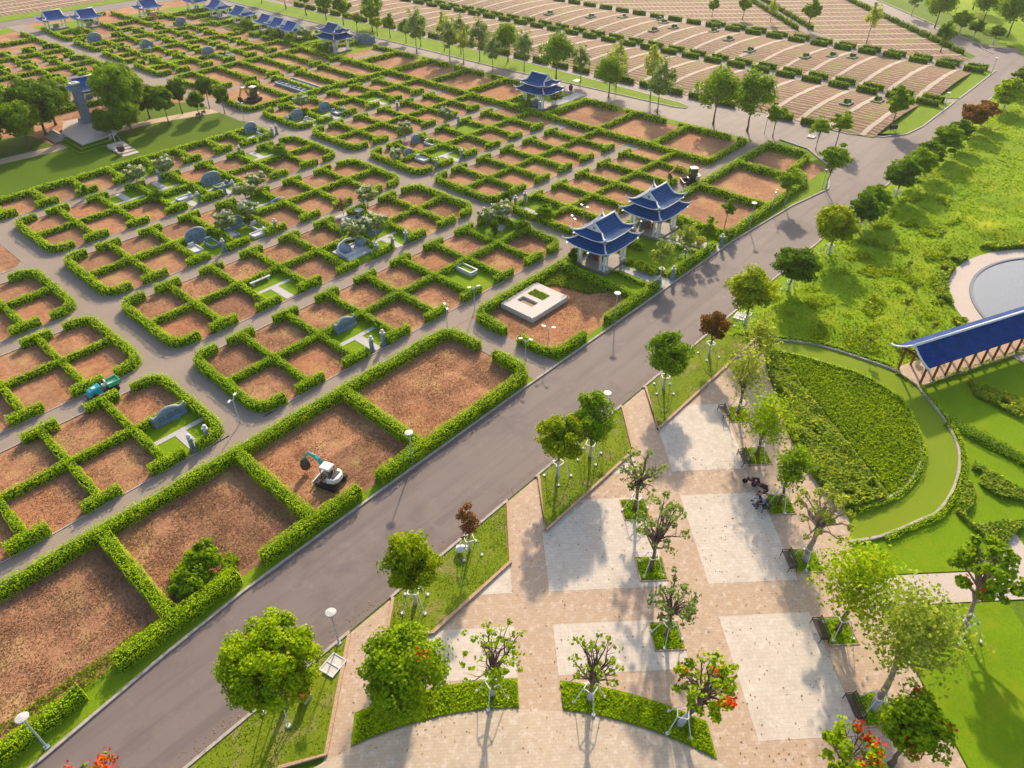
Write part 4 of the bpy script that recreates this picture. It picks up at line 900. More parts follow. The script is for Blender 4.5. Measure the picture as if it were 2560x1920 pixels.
# --- frangipani and shrubs in the grave gardens
GF = 'frangipani trees in the grave gardens'
pr['fra'] = make_tree('frangipani', 'x', 'tree', (0, 0, -50), None, h=2.9, r=1.35, clear=.9, tr=.09, style='tufts', nc=34, nl=1500, ls=.24, leaf='leaf_grey', bark='bark_pale', fl='flower_white', nfl=16, rz=1.0, seed=61, clr=.3)
for i, (a, b, s, lab) in enumerate([(42.7, 107.1, 1.05, 'frangipani in the lawn plot left of the pale headstone'), (38.1, 107.0, 1.0, 'frangipani in the garden plot nearest the memorial lawn steps'), (38.4, 83.4, 1.0, 'white-flowered frangipani before the dark grave enclosure'), (42.4, 84.2, .95, 'frangipani behind the dark grave enclosure'), (45.4, 90.0, 1.0, 'frangipani on the small lawn with the scrolled bench stone'), (48.6, 92.0, 1.0, 'frangipani at the right edge of the small lawn with the scrolled bench stone'),
                                    (73.9, 117.2, 1.05, 'frangipani between the two blue-grey headstones'), (107.5, 85.2, .95, 'small tree before the double-roofed boulevard pavilion'), (55.6, 76.2, 1.0, 'frangipani by the round stone table'), (47.6, 68.6, 1.15, 'white-flowered frangipani over the curved pale tomb, left of two'), (50.4, 68.2, 1.15, 'white-flowered frangipani over the curved pale tomb, right of two'), (64.6, 59.4, 1.0, 'frangipani in the angled-path garden by the lane'), (62.3, 60.2, .8, 'small frangipani beside the grey gate post by the lane'),
                                    (77.2, 93.0, .9, 'frangipani above the second row garden with two headstones'), (87.0, 93.2, .9, 'frangipani beside the pond-like lawn plot'), (105.0, 160, 1.1, 'shrubby tree beside the three joined pavilions')]):
    put(pr['fra'], (a, b, .02), s, i * 1.1, lab, GF)
o = make_tree('flowering_shrub', 'low shrub smothered in white blossom by a small headstone', 'shrub', (69.6, 86.6, 0), None, h=1.9, r=1.3, clear=.3, tr=.05, nc=30, nl=900, ls=.25, leaf='leaf_grey', fl='flower_white', nfl=30, rz=.9, seed=62)
make_tree('bougainvillea', 'pink bougainvillea beside the round stone table', 'shrub', (52.0, 77.0, 0), None, h=2.3, r=.9, clear=.5, tr=.05, style='airy', nc=22, nl=500, ls=.22, leaf='leaf_mid', fl='flower_pink', nfl=20, rz=.95, seed=63)
for i, (a, b) in enumerate(((76.1, 37.6), (76.3, 36.6))): make_tree('pink_bush', 'round pink-flowered bush on the pale path of the right pavilion garden, %s one' % ('farther', 'nearer')[i], 'shrub', (a, b, .02), 'pink bushes in the pavilion garden', h=.85, r=.55, clear=.1, tr=.03, nc=20, nl=500, ls=.16, leaf='leaf_mid', fl='flower_pink', nfl=20, rz=.4, seed=64 + i)
pr['ball'] = make_tree('ball_shrub', 'x', 'shrub', (0, 0, -50), None, h=1.0, r=.55, clear=.1, tr=.04, nc=40, nl=1500, ls=.12, leaf='leaf_bright', rz=.5, seed=66, clr=.25)
for i, (a, b, s) in enumerate([(66.2, 40.6, .85), (66.0, 38.9, 1.2), (65.8, 37.8, 1.15), (65.9, 36.9, 1.0)]): put(pr['ball'], (a, b, .02), s, i, 'clipped ball shrub in the left pavilion garden, %s from the pavilion' % ORD[i], 'ball shrubs in the pavilion garden')
pr['bigball'] = make_tree('round_shrub', 'x', 'shrub', (0, 0, -50), None, h=2.1, r=1.3, clear=.1, tr=.06, nc=50, nl=2600, ls=.26, leaf='leaf_mid', rz=1.0, seed=67, clr=.28)
for i, (a, b, s, lab) in enumerate([(69.0, 66.9 - 11.2, .95, 'big clipped round shrub behind the lawn plot with two white steps'), (101.8, 87.8, .95, 'dark round shrub at the corner of the double-roofed boulevard pavilion'), (63.9, 55.4, .9, 'big round shrub by the cypress near the lane corner'), (101.0, 147.5, 1.1, 'dark round shrub before the two-tiered far pavilion'), (37.4, 99.8, .8, 'domed shrub between two grave gardens'), (58.6, 101.3, .95, 'domed shrub behind the garden near the memorial lawn'), (102, 168, 1.1, 'dark bush in front of the joined pavilions, left'), (101.8, 161.5, 1.1, 'dark bush in front of the joined pavilions, right'), (103.0, 182, 1.2, 'tall bush right of the single far pavilion'), (71, 205.5, 1.0, 'bush under the left upper pavilion'), (9.5, 37.7, .95, 'bright bush in the littered roadside lot, larger one'), (8.0, 36.6, .8, 'bright bush in the littered roadside lot, smaller one'), (7.0, 37.0, .6, 'low weedy bush by the litter in the roadside lot'), (73.3, 115.4, .6, 'low shrub between the two blue-grey headstones'), (68.6, 43.0, .55, 'rust-tinged shrub between the two large pavilions')]):
    put(pr['bigball'], (a, b, .0), s, i * 1.3, lab, 'rounded shrubs')
pr['cyp'] = make_tree('cypress', 'x', 'tree', (0, 0, -50), None, h=2.4, r=.45, clear=.1, tr=.05, nc=40, nl=1500, ls=.17, leaf='leaf_dark', rz=1.15, seed=68, clr=.5)
for i, (a, b, s, lab) in enumerate([(64.9, 56.3, 1.0, 'narrow cypress in the hedge by the lane corner'), (60.9, 57.4, 1.0, 'narrow cypress at the hedge crossing by the angled path'), (61.2, 45.0, 1.1, 'dark narrow cypress beside the left large pavilion'), (31.4, 108.5, .8, 'small cypress at the garden gate near the memorial lawn'), (67.6, 61.3, 1.2, 'layered conifer beside the lane entrance gate post')]):
    put(pr['cyp'], (a, b, .0), s, i, lab, 'narrow cypresses')
# --- slender trees in the pavilion garden
for i, (a, b, h, r, lab, st, lf) in enumerate([(66.2, 35.9, 5.0, 1.7, 'feathery light green tree in the pavilion garden, left of two', 'airy', 'leaf_olive'), (72.2, 36.2, 4.8, 1.9, 'feathery light green tree in the pavilion garden, right of two', 'airy', 'leaf_olive'), (76.0, 33.9 + 1.6, 4.6, 1.2, 'leafy upright tree beside the pale path of the right pavilion', 'airy', 'leaf_mid')]):
    make_tree('garden_tree', lab, 'tree', (a, b, .02), 'slender trees in the pavilion gardens', h=h, r=r, clear=1.5, tr=.06, style=st, nc=34, nl=1800, ls=.19, leaf=lf, bark='bark_pale', rz=1.8, seed=70 + i)
# --- plaza trees (braced, many of them sparse)
GP = 'braced trees on the paved plaza'
def P3(s, d): x, y = SD(s, d); return (x, y, .05)
PT = [('sparse plaza tree with stubby limbs in the middle planting square of the left row', P3(31.3, 11.7), dict(h=7.4, r=1.9, clear=1.6, tr=.17, style='tufts', nc=46, nl=760, ls=.2, leaf='leaf_grey', rz=2.7, clr=.17)),
      ('sparse plaza tree in the planting square nearest the flower beds', P3(25.95, 11.6), dict(h=6.2, r=1.6, clear=1.4, tr=.16, style='tufts', nc=40, nl=640, ls=.2, leaf='leaf_grey', rz=2.3, clr=.17)),
      ('sparse plaza tree in the far planting square of the left row', P3(36.9, 11.6), dict(h=6.8, r=1.8, clear=1.6, tr=.16, style='tufts', nc=42, nl=680, ls=.2, leaf='leaf_grey', rz=2.5, clr=.17)),
      ('big yellow-green tree with pale spreading limbs at the near right planting square', P3(20.4, 22.95), dict(h=9.6, r=3.0, clear=2.4, tr=.24, style='airy', nc=95, nl=4000, ls=.2, leaf='leaf_olive', bark='bark_pale', rz=3.2, white=1.2, clr=.5, lean=(1.4, .2))),
      ('leafy green tree over the second bench from the camera', P3(25.7, 22.95), dict(h=8.2, r=2.7, clear=2.0, tr=.17, style='airy', nc=85, nl=3600, ls=.21, leaf='leaf_bright', rz=3.0, clr=.5)),
      ('half-bare tree with a pale forked trunk beside the third bench from the camera', P3(31.4, 22.95), dict(h=7.2, r=2.0, clear=2.6, tr=.24, style='tufts', nc=30, nl=900, ls=.2, leaf='leaf_olive', bark='bark_pale', rz=2.2, white=1.1)),
      ('leafy tree over the two people on the bench', P3(36.8, 22.95), dict(h=6.8, r=1.5, clear=1.4, tr=.16, style='airy', nc=60, nl=1900, ls=.2, leaf='leaf_mid', rz=2.6, clr=.4)),
      ('spreading green tree over the bench above the motorbikes', P3(42.2, 22.95), dict(h=6.6, r=2.4, clear=1.8, tr=.17, style='airy', nc=70, nl=2300, ls=.2, leaf='leaf_bright', rz=2.2, clr=.5)),
      ('tall loose tree at the far end of the plaza benches', P3(47.6, 22.95), dict(h=7.8, r=2.0, clear=1.7, tr=.16, style='airy', nc=60, nl=1700, ls=.2, leaf='leaf_olive', rz=3.0, clr=.45)),
      ('loose light tree at the top corner of the plaza by the meadow', (56.5, 19.2, .05), dict(h=7.0, r=2.0, clear=1.7, tr=.15, style='airy', nc=56, nl=1600, ls=.2, leaf='leaf_olive', rz=2.6, clr=.45)),
      ('sparse twiggy tree with tufted leaves in the left flower bed', (16.0, 15.9, .05), dict(h=6.4, r=2.1, clear=1.2, tr=.16, style='tufts', nc=44, nl=560, ls=.22, leaf='leaf_bright', rz=2.3, white=1.2, lean=(.2, .1), clr=.13)),
      ('nearly bare twiggy tree in the right flower bed', (19.7, 11.3, .05), dict(h=6.2, r=1.8, clear=1.2, tr=.17, style='tufts', nc=40, nl=330, ls=.22, leaf='leaf_mid', rz=2.2, white=1.0, clr=.13)),
      ('tree with scarlet blossom leaning at the right end of the flower bed', (22.0, 6.4, .05), dict(h=5.6, r=1.9, clear=1.5, tr=.19, style='tufts', nc=36, nl=1100, ls=.25, leaf='leaf_bright', fl='flower_red', nfl=5, rz=1.9, white=1.1, lean=(1.0, -.6))),
      ('big dense dark green flame tree with one scarlet bloom in the left flower bed', (11.8, 18.6, .05), dict(h=8.4, r=2.5, clear=1.3, tr=.2, style='round', nc=110, nl=11000, ls=.20, leaf='leaf_mid', fl='flower_red', nfl=2, rz=3.3, clr=.3)),
      ('forked grey flame tree on the lawn near the pale walk', (39.6, -4.2, .03), dict(h=6.4, r=2.3, clear=1.8, tr=.2, style='tufts', nc=40, nl=2300, ls=.27, leaf='leaf_mid', bark='bark_pale', fl='flower_red', nfl=2, rz=2.0, lean=(1.8, .4))),
      ('loose red-flowered flame tree at the bottom edge, left one of the corner pair', (24.6, -1.8, .05), dict(h=5.6, r=1.7, clear=1.2, tr=.16, style='tufts', nc=34, nl=1500, ls=.23, leaf='leaf_bright', fl='flower_red', nfl=5, rz=1.6)),
      ('dense red-flowered flame tree at the bottom edge, right one of the corner pair', P3(17.2, 22.4), dict(h=6.6, r=1.7, clear=1.3, tr=.17, style='round', nc=60, nl=4500, ls=.22, leaf='leaf_mid', fl='flower_red', nfl=6, rz=2.0)),
      ('flame tree whose red flowering twigs poke up at the lower left edge', (-2.6, 25.0, .06), dict(h=6.8, r=1.8, clear=1.8, tr=.13, style='tufts', nc=38, nl=420, ls=.19, leaf='leaf_mid', fl='flower_red', nfl=26, rz=1.7, clr=.13))]
for i, (lab, loc, k) in enumerate(PT): make_tree('plaza_tree', lab, 'tree', loc, GP, seed=100 + i, **k)
# --- white braces round the trunks
pb = thing('tree_brace', 'x', 'tree brace', (0, 0, -50))
for k in range(4):
    a = R(45 + 90 * k); m_ = MB(); m_.tube([(math.cos(a) * .95, math.sin(a) * .95, .0), (math.cos(a) * .42, math.sin(a) * .42, 1.5)], .028, 6); m_.build('leg', M['steel'], pb)
    f_ = MB(); f_.lathe([(.13, 0), (.11, .09)], (math.cos(a) * .97, math.sin(a) * .97, 0), 8); f_.build('footing', M['stone_pale'], pb)
m_ = MB()
for k in range(4):
    a, b = R(45 + 90 * k), R(135 + 90 * k); m_.bar((math.cos(a) * .45, math.sin(a) * .45, 1.42), (math.cos(b) * .45, math.sin(b) * .45, 1.42), .05, .05)
m_.build('collar', M['steel'], pb)
BR = [(7.2, 24.7, 1.35, 'the largest round tree by the red box'), (17.2, 24.2, 1.1, 'the round tree left of the withered one'), (22.9, 24.6, 1.0, 'the withered brown tree'), (33.1, 24.6, 1.1, 'the yellowish tree of the touching pair'), (36.6, 24.0, 1.1, 'the darker tree of the touching pair'), (48.5, 24.3, 1.1, 'the deep green tree on the grass wedge'), (56.1, 23.9, 1.05, 'the small orange tree'), (63.3, 23.7, 1.1, 'the yellow-green tree at the meadow'), (72.5, 23.2, 1.1, 'the very dark tree by the road'), (84, 23.4, 1.1, 'the tall yellow-green meadow tree'), (92.5, 23, 1.1, 'the first dark tree of the meadow row'), (97, 23.3, 1.1, 'the third tree of the meadow row'), (106.5, 23.2, 1.1, 'the dark broad tree before the junction'), (112.8, 23.1, 1.1, 'the tree opposite the junction'), (66.2, 35.9, .8, 'the left feathery garden tree'), (72.2, 36.2, .8, 'the right feathery garden tree'), (43.9, 127.0, 1.0, 'the small dark tree before the pillar')]
BR += [(SD(s, d)[0], SD(s, d)[1], 1.0, 'the tree in the ' + t) for (s, d), t in zip(PLANT, ['middle left planting square', 'near left planting square', 'far left planting square', 'nearest right planting square', 'second right planting square', 'third right planting square', 'planting square by the two people', 'planting square above the motorbikes', 'last right planting square'])]
BR += [(16.0, 15.9, 1.0, 'the tufted tree in the left flower bed'), (19.7, 11.3, 1.0, 'the nearly bare tree in the right flower bed'), (22.0, 6.4, 1.0, 'the scarlet-blossomed leaning tree'), (39.6, -4.2, 1.1, 'the forked flame tree on the lawn')]
for i, (a, b, s, t) in enumerate(BR): put(pb, (a, b, .05), s, .3 + i * .4, 'white brace frame around ' + t, 'white tree braces')
# young staked saplings scattered on the meadow
pr['sap'] = make_tree('sapling', 'x', 'tree', (0, 0, -50), None, h=2.6, r=.55, clear=1.0, tr=.03, style='airy', nc=12, nl=260, ls=.16, leaf='leaf_olive', bark='bark_pale', rz=.8, seed=90)
for i, (a, b) in enumerate([(84.5, 14.5), (79.5, 12.2), (76.0, 11.8), (70.5, 9.4), (88.5, 17.5), (66.6, 12.4), (73.5, 8.4), (95, 14)]): put(pr['sap'], (a, b, mead_h(a, b) - .05), 1, i, 'thin staked sapling in the meadow between pond and road, %s in nearness to the hall' % ORD[i], 'saplings in the meadow')
# ================================================================ PAVILIONS, HALL, PILLAR
def roof_tier(A, B, z0, zr, L, tg=.55, lift=.45, p=1.45, tip=0.0, hip_only=False, bi=0.0):
    """curved hip-and-gable roof, ridge along x. returns tile MB, trim MB, gable MB"""
    T, W, G = MB(), MB(), MB(); nt_, nx = 8, 12
    tmax = 1.0
    def ex(t): return A - (A - L) * min(1, t / tg)
    def prof(t): return z0 + (zr - z0) * t ** p
    def by(t): return B + (bi - B) * t if hip_only else B * (1 - t)
    def zl(fx, t): return lift * abs(fx) ** 3.5 * (1 - min(1, t / tg)) ** 2
    ts = [i / nt_ for i in range(nt_ + 1)] if not hip_only else [tg * i / nt_ for i in range(nt_ + 1)]
    if hip_only: prof = lambda t: z0 + (zr - z0) * (t / tg) ** p; by = lambda t: B + (bi - B) * t / tg
    for sy in (-1, 1):
        vs = []
        for t in ts:
            for i in range(nx + 1):
                fx = -1 + 2 * i / nx; vs.append((fx * ex(t), sy * (by(t) + 0.0), prof(t) + zl(fx, t)))
        fs = []
        for j in range(len(ts) - 1):
            for i in range(nx):
                k = j * (nx + 1) + i; q = (k, k + 1, k + nx + 2, k + nx + 1); fs.append(q if sy < 0 else q[::-1])
        T.add(vs, fs)
    tsg = [tg * i / 6 for i in range(7)]
    for sx in (-1, 1):
        vs = []
        for t in tsg:
            for i in range(nx + 1):
                fy = -1 + 2 * i / nx; vs.append((sx * ex(t), fy * by(t), prof(t) + zl(fy, t)))
        fs = []
        for j in range(6):
            for i in range(nx):
                k = j * (nx + 1) + i; q = (k, k + 1, k + nx + 2, k + nx + 1); fs.append(q if sx > 0 else q[::-1])
        T.add(vs, fs)
        for sy in (-1, 1):       # hip trims with upturned tips
            pts = [(sx * ex(t), sy * by(t), prof(t) + zl(1, t) + .05) for t in tsg]
            d = Vector(pts[0]) - Vector(pts[1]); d.z = 0; d.normalize()
            pts = [tuple(Vector(pts[0]) + d * .34 + Vector((0, 0, .34))), tuple(Vector(pts[0]) + d * .2 + Vector((0, 0, .10)))] + pts
            W.tube(pts, [.05, .085] + [.095] * len(tsg), 6)
        if not hip_only:
            x = sx * (L - .04)
            tt = [tg + (1 - tg) * i / 6 for i in range(7)]
            poly = [(x, -by(t), prof(t) - .04) for t in tt] + [(x, by(t), prof(t) - .04) for t in tt[::-1][1:]]
            G.add(poly, [tuple(range(len(poly)))])
            for sy in (-1, 1): W.tube([(sx * (L + .03), sy * by(t), prof(t) + .06) for t in tt], .10, 6)
        # eave fascia
    for s_, along in ((1, 0), (-1, 0), (1, 1), (-1, 1)):
        pts = []
        for i in range(nx + 1):
            f = -1 + 2 * i / nx; zz = z0 + lift * abs(f) ** 3.5 - .05
            pts.append((f * A, s_ * B, zz) if along == 0 else (s_ * A, f * B, zz))
        W.tube(pts, .05, 5)
    if not hip_only:
        W.tube([(-L - .1, 0, zr + .1), (0, 0, zr + .05), (L + .1, 0, zr + .1)], .11, 6)
        for sx in (-1, 1): W.tube([(sx * (L + .05), 0, zr + .1), (sx * (L + .12), 0, zr + .32)], [.1, .03], 5)
    # soffit
    G.add([(-A * .97, -B * .97, z0 - .07), (A * .97, -B * .97, z0 - .07), (A * .97, B * .97, z0 - .07), (-A * .97, B * .97, z0 - .07)], [(3, 2, 1, 0)])
    return T, W, G
def big_pavilion(loc, rz, label, group):
    g = thing('pavilion', label, 'pavilion', loc, rz, group)
    f = MB(); f.box((0, 0, .15), (5.0, 4.8, .34)); f.box((0, -2.65, .07), (2.2, .5, .16)); f.build('floor', M['pav_floor'], g, bevel=.02)
    for x in (-2.1, -1.55, 1.55, 2.1):
        for y in (-1.95, 1.95):
            c = MB(); c.lathe([(.20, 0), (.20, .12), (.13, .2), (.12, 2.6), (.17, 2.72), (.17, 2.8)], (x, y, .32), 10); c.build('column', M['paint'], g)
    for x in (-2.1, 2.1):
        for y in (-1.4, 1.4):
            c = MB(); c.lathe([(.20, 0), (.20, .12), (.13, .2), (.12, 2.6), (.17, 2.72), (.17, 2.8)], (x, y, .32), 10); c.build('column', M['paint'], g)
    b = MB()
    for y in (-1.95, 1.95): b.box((0, y, 3.0), (4.6, .2, .24))
    for x in (-2.1, 2.1): b.box((x, 0, 3.0), (.2, 3.7, .236))
    b.build('beam', M['paint'], g)
    T, W, G = roof_tier(3.45, 2.95, 3.0, 3.9, 2.15, tg=1.0, lift=.42, hip_only=True, bi=1.75, p=1.25)
    r = T.build('lower_roof', M['tile'], g, smooth=True); W.build('roof_trim', M['paint'], r, smooth=True); G.build('soffit', M['paint'], r)
    w = MB(); w.box((0, 0, 4.0), (4.0, 3.2, .5)); w.build('upper_wall', M['paint'], g)
    T, W, G = roof_tier(3.0, 2.35, 4.25, 5.75, 1.95, tg=.5, lift=.42)
    r = T.build('upper_roof', M['tile'], g, smooth=True); W.build('roof_trim', M['paint'], r, smooth=True); G.build('gable', M['paint'], r)
    d = MB()
    for sx in (-1, 1): d.lathe([(.02, 0), (.24, .0), (.26, .02), (.02, .03)], (0, 0, 0), 10)
    e = MB()
    for sx in (-1, 1):
        vs = [(sx * 1.93, .2 * math.cos(R(30 * k)), 5.15 + .2 * math.sin(R(30 * k))) for k in range(12)]
        e.add(vs, [tuple(range(12)) if sx > 0 else tuple(range(12))[::-1]])
    e.build('gable_emblem', M['stone'], r)
    # altar table and benches inside
    t = MB(); t.box((0, .3, .85), (1.6, .7, .1)); t.box((-.6, .3, .57), (.14, .5, .5)); t.box((.6, .3, .57), (.14, .5, .5)); t.build('altar_table', M['wood'], g)
    t = MB(); t.box((0, 1.2, .75), (2.4, .25, .9)); t.lathe([(.9, 0), (.7, .2), (0, .32)], (0, 1.2, 1.2), 8); t.build('altar_stone', M['stone'], g)
    return g
GPV = 'double-roofed blue-tiled pavilions'
big_pavilion((64.5, 43.3, .02), 0, 'large double-roofed blue-tiled pavilion nearest the camera, left one of the roadside pair', GPV)
big_pavilion((76.0, 43.4, .02), 0, 'large double-roofed blue-tiled pavilion, right one of the roadside pair, nearer the yellow excavator', GPV)
big_pavilion((105.3, 87.3, .02), R(90), 'double-roofed blue-tiled pavilion beside the far boulevard between square brown lots', GPV)
big_pavilion((105.2, 148.2, .02), R(90), 'double-roofed blue-tiled pavilion far off, right of the row of small pavilions', GPV)
def small_pavilion(A=3.2, B=2.5):
    g = thing('small_pavilion', 'x', 'pavilion', (0, 0, -50))
    f = MB(); f.box((0, 0, .12), (A * 1.5, B * 1.5, .28)); f.build('floor', M['pav_floor'], g)
    for x in (-1, 1):
        for y in (-1, 1):
            for k in (0, 1):
                c = MB(); c.lathe([(.18, 0), (.12, .15), (.11, 1.9), (.15, 2.0)], (x * (A * .64 - k * .0), y * (B * .62 - k * .5), .25), 8); c.build('column', M['paint'], g)
    b = MB(); b.box((0, B * .62, 2.25), (A * 1.4, .18, .22)); b.box((0, -B * .62, 2.25), (A * 1.4, .18, .22)); b.box((A * .64, 0, 2.25), (.18, B * 1.1, .216)); b.box((-A * .64, 0, 2.25), (.18, B * 1.1, .216)); b.build('beam', M['paint'], g)
    T, W, G = roof_tier(A, B, 2.3, 4.1, A * .66, tg=.42, lift=.45)
    r = T.build('roof', M['tile_far'], g, smooth=True); W.build('roof_trim', M['paint'], r, smooth=True); G.build('gable', M['paint'], r)
    t = MB(); t.box((0, 0, .65), (1.2, .8, .8)); t.build('altar', M['stone'], g)
    return g
sp = small_pavilion()
GSP = 'small single-roofed blue pavilions'
for x, y, rz, s, lab in [(105.6, 165.2, 90, .92, 'small blue-roofed pavilion, right one of the three standing joined'), (105.8, 170.9, 90, .92, 'small blue-roofed pavilion, middle one of the three standing joined'), (105.9, 176.6, 90, .92, 'small blue-roofed pavilion, left one of the three standing joined'),
                         (106.3, 189.0, 90, 1, 'small blue-roofed pavilion standing alone, just left of the three joined ones'), (106.6, 201.0, 90, 1, 'small blue-roofed pavilion standing alone, second left of the three joined ones'), (107.0, 214.0, 90, 1, 'small blue-roofed pavilion cut by the top edge, third left of the three joined ones'),
                         (71.4, 219.6, 0, 1, 'small blue-roofed pavilion at the upper left, leftmost of the two side by side'), (77.8, 215.3, 0, 1, 'small blue-roofed pavilion at the upper left, right one of the two side by side'), (94.2, 215.6, 0, 1, 'small blue-roofed pavilion at the top edge left of centre, beside an orange urn'),
                         (51.2, 153.6, 0, 1, 'small blue-roofed pavilion partly hidden behind the tall memorial pillar')]:
    put(sp, (x, y, .02), s, R(rz), lab, GSP)
# --- long hall at the right edge
e1 = Vector((.9085, -.418)); ang = math.atan2(-.418, .9085)
hl = thing('long_hall', 'long open hall with dark blue tiled roof and red-brown timber posts at the right edge', 'hall', (65.35, 7.9, .03), ang)
LH = 22.0
f = MB(); f.box((LH / 2 + .1, 0, .1), (LH + .4, 3.1, .24)); f.build('floor', M['tan'], hl)
for i in range(14):
    for y in (-1.3, 1.3):
        c = MB(); c.box((.25 + i * 1.62, y, 1.42), (.16, .16, 2.42)); c.build('post', M['wood'], hl)
for i in range(14):
    x = .25 + i * 1.62; t = MB(); t.bar((x, -1.28, 2.5), (x, 1.28, 2.5), .12, .16); t.bar((x, -1.0, 2.42), (x, -.1, 3.35), .1, .12); t.bar((x, 1.0, 2.42), (x, .1, 3.35), .1, .12); t.build('truss', M['wood'], hl)
b = MB()
for y in (-1.3, 1.3): b.box((LH / 2, y, 2.72), (LH + .6, .15, .16))
b.build('beam', M['wood'], hl)
def hall_tile():
    m, nt, b = newmat('dark_blue_hall_tile'); tc = nt.nodes.new("ShaderNodeTexCoord"); sp_ = nt.nodes.new("ShaderNodeSeparateXYZ"); nt.links.new(tc.outputs["Object"], sp_.inputs[0])
    mm = nt.nodes.new("ShaderNodeMath"); mm.operation = 'MULTIPLY'; mm.inputs[1].default_value = 26; nt.links.new(sp_.outputs["Y"], mm.inputs[0])
    sn = nt.nodes.new("ShaderNodeMath"); sn.operation = 'SINE'; nt.links.new(mm.outputs[0], sn.inputs[0])
    c = mix(nt, (.003, .028, .12), (.006, .05, .19), ramp(nt, noise(nt, 1.5), [(0, 0, 0), (1, 1, 1)]))
    nt.links.new(c, b.inputs["Base Color"]); b.inputs["Roughness"].default_value = .8; b.inputs["Specular IOR Level"].default_value = .12; bump(nt, b, sn.outputs[0], .3, .03); return m
M['hall_tile'] = hall_tile()
T = MB(); x0, x1 = -.75, LH + .8
for sy in (-1, 1):
    P = [(0, 4.0), (.7, 3.42), (1.4, 2.98), (1.95, 2.74)]
    nx = 340; vs = []
    for i in range(nx + 1):
        x = x0 + (x1 - x0) * i / nx; rib = .03 * max(0, math.sin(x * 2 * math.pi / .27))
        for yy, zz in P: vs.append((x, sy * yy, zz + rib))
    T.add(vs, [(4 * i + k, 4 * i + k + 1, 4 * i + k + 5, 4 * i + k + 4) if sy > 0 else (4 * i + k + 4, 4 * i + k + 5, 4 * i + k + 1, 4 * i + k) for i in range(nx) for k in range(3)])
    T.add([(x0, sy * yy, zz - .08) for yy, zz in P] + [(x1, sy * yy, zz - .08) for yy, zz in P], [(k, k + 1, k + 5, k + 4) if sy < 0 else (k + 4, k + 5, k + 1, k) for k in range(3)])
rf_ = T.build('roof', M['hall_tile'], hl)
W = MB(); W.tube([(x0 - .05, 0, 4.1), (x1, 0, 4.1)], .13, 8)
for sy in (-1, 1):
    P = [(0, 4.06), (.7, 3.48), (1.4, 3.04), (2.0, 2.80), (2.25, 2.86)]
    for x in (x0 - .03, x1): W.tube([(x, sy * yy, zz) for yy, zz in P], .10, 6)
W.build('ridge_trim', M['paint'], rf_, smooth=True)
# --- memorial pillar, its stepped platform and terraced planting
pl_ = MB(); PX, PY = 44.3, 137.6
platform = [(38.9, 127.2), (43.2, 128.0), (46.4, 131.5), (46.8, 140.5), (41.5, 140.8), (39.0, 135)]
g = thing('memorial_platform', 'raised stone platform with stepped green edges under the memorial pillar', 'platform', (42.6, 133, 0))
mb = MB(); mb.prism([(x - 42.6, y - 133) for x, y in platform], 0.02, 1.1); mb.build('deck', M['palewalk'], g)
for k in range(4):
    q = .28 * (4 - k); st_ = MB(); st_.prism([(38.9 - q - 42.6, 127.2 - q - 133), (43.4 - 42.6 + q * .2, 127.9 - q * 1.1 - 133), (43.2 - 42.6, 128.6 - 133), (39.2 - 42.6, 128.0 - 133), (39.2 - 42.6, 133 - 133), (38.9 - q - 42.6, 133.4 - 133)], .02, .26 + .2 * k); st_.build('planted_step', M['hedge_core' if k % 2 else 'lawn'], g)
for k in range(5):
    st_ = MB(); st_.box((-3.9 - .32 * (4 - k) , 3.6, .02 + .1 * (k + 1)), (.34, 4.4, .2 * (k + 1))); st_.build('step', M['palewalk'], g)
g2 = thing('lawn_steps', 'broad pale steps between the two lawn halves below the memorial pillar', 'steps', (43.2, 122.8, 0))
for k in range(5):
    mb = MB(); mb.box((0, -2.4 + 1.15 * k, .03 + .06 * k), (2.6, 1.1, .1 + .12 * k)); mb.build('step', M['palewalk'], g2)
g3 = thing('memorial_pillar', 'tall tapering blue-grey stone pillar standing on the memorial platform', 'monument', (PX, PY, 1.08), R(8))
mb = MB(); mb.box((0, 0, .35), (2.2, 2.0, .7), taper=.92); mb.build('plinth', M['stone'], g3)
M['pillar'] = layered('pillar_stone', [(.17, .22, .28), (.24, .29, .35)], [(.10, .14, .19), (.28, .33, .39)], smalls=2.4, rough=.5, bmp=.6, bs=3, bd=.08)
mb = MB(); mb.box((0, 0, 3.4), (1.35, 1.15, 5.6), taper=.92); mb.build('shaft', M['pillar'], g3, bevel=.03)
mb = MB(); mb.box((0, 0, 6.32), (1.45, 1.25, .24)); mb.box((0, 0, 6.5), (.5, .45, .16)); mb.build('cap', M['stone_pale'], g3)
# ================================================================ GRAVE GARDENS, LAMPS, FURNITURE
def lawn_cell(mb, a0, a1, b0, b1, z=.014): mb.sheet(rect(a0, a1, b0, b1), z)
lc = MB(); tp = MB()
def tpath(cx, b_path, b_cross, half=2.3, w=.5, z=.042, wc=.55):
    """T shaped white walk: stem from the gate to a cross bar"""
    sgn = 1 if b_cross > b_path else -1
    tp.sheet(rect(cx - w, cx + w, min(b_path, b_cross - sgn * wc / 2), max(b_path, b_cross - sgn * wc / 2)), z)
    tp.sheet(rect(cx - half, cx + half, b_cross - wc / 2, b_cross + wc / 2), z + .005)
CELLS = []
def cell(i0, row, side, block='m'):
    base = {'l': 12.55, 'm': 21.3, 'r': 67.9}[block]; b = ROWS[row] if row < 4 else 115.3
    a0 = base + 5.4 * i0; return (a0, a0 + 5.4, b - HB, b) if side == 'f' else (a0, a0 + 5.4, b, b + HB)
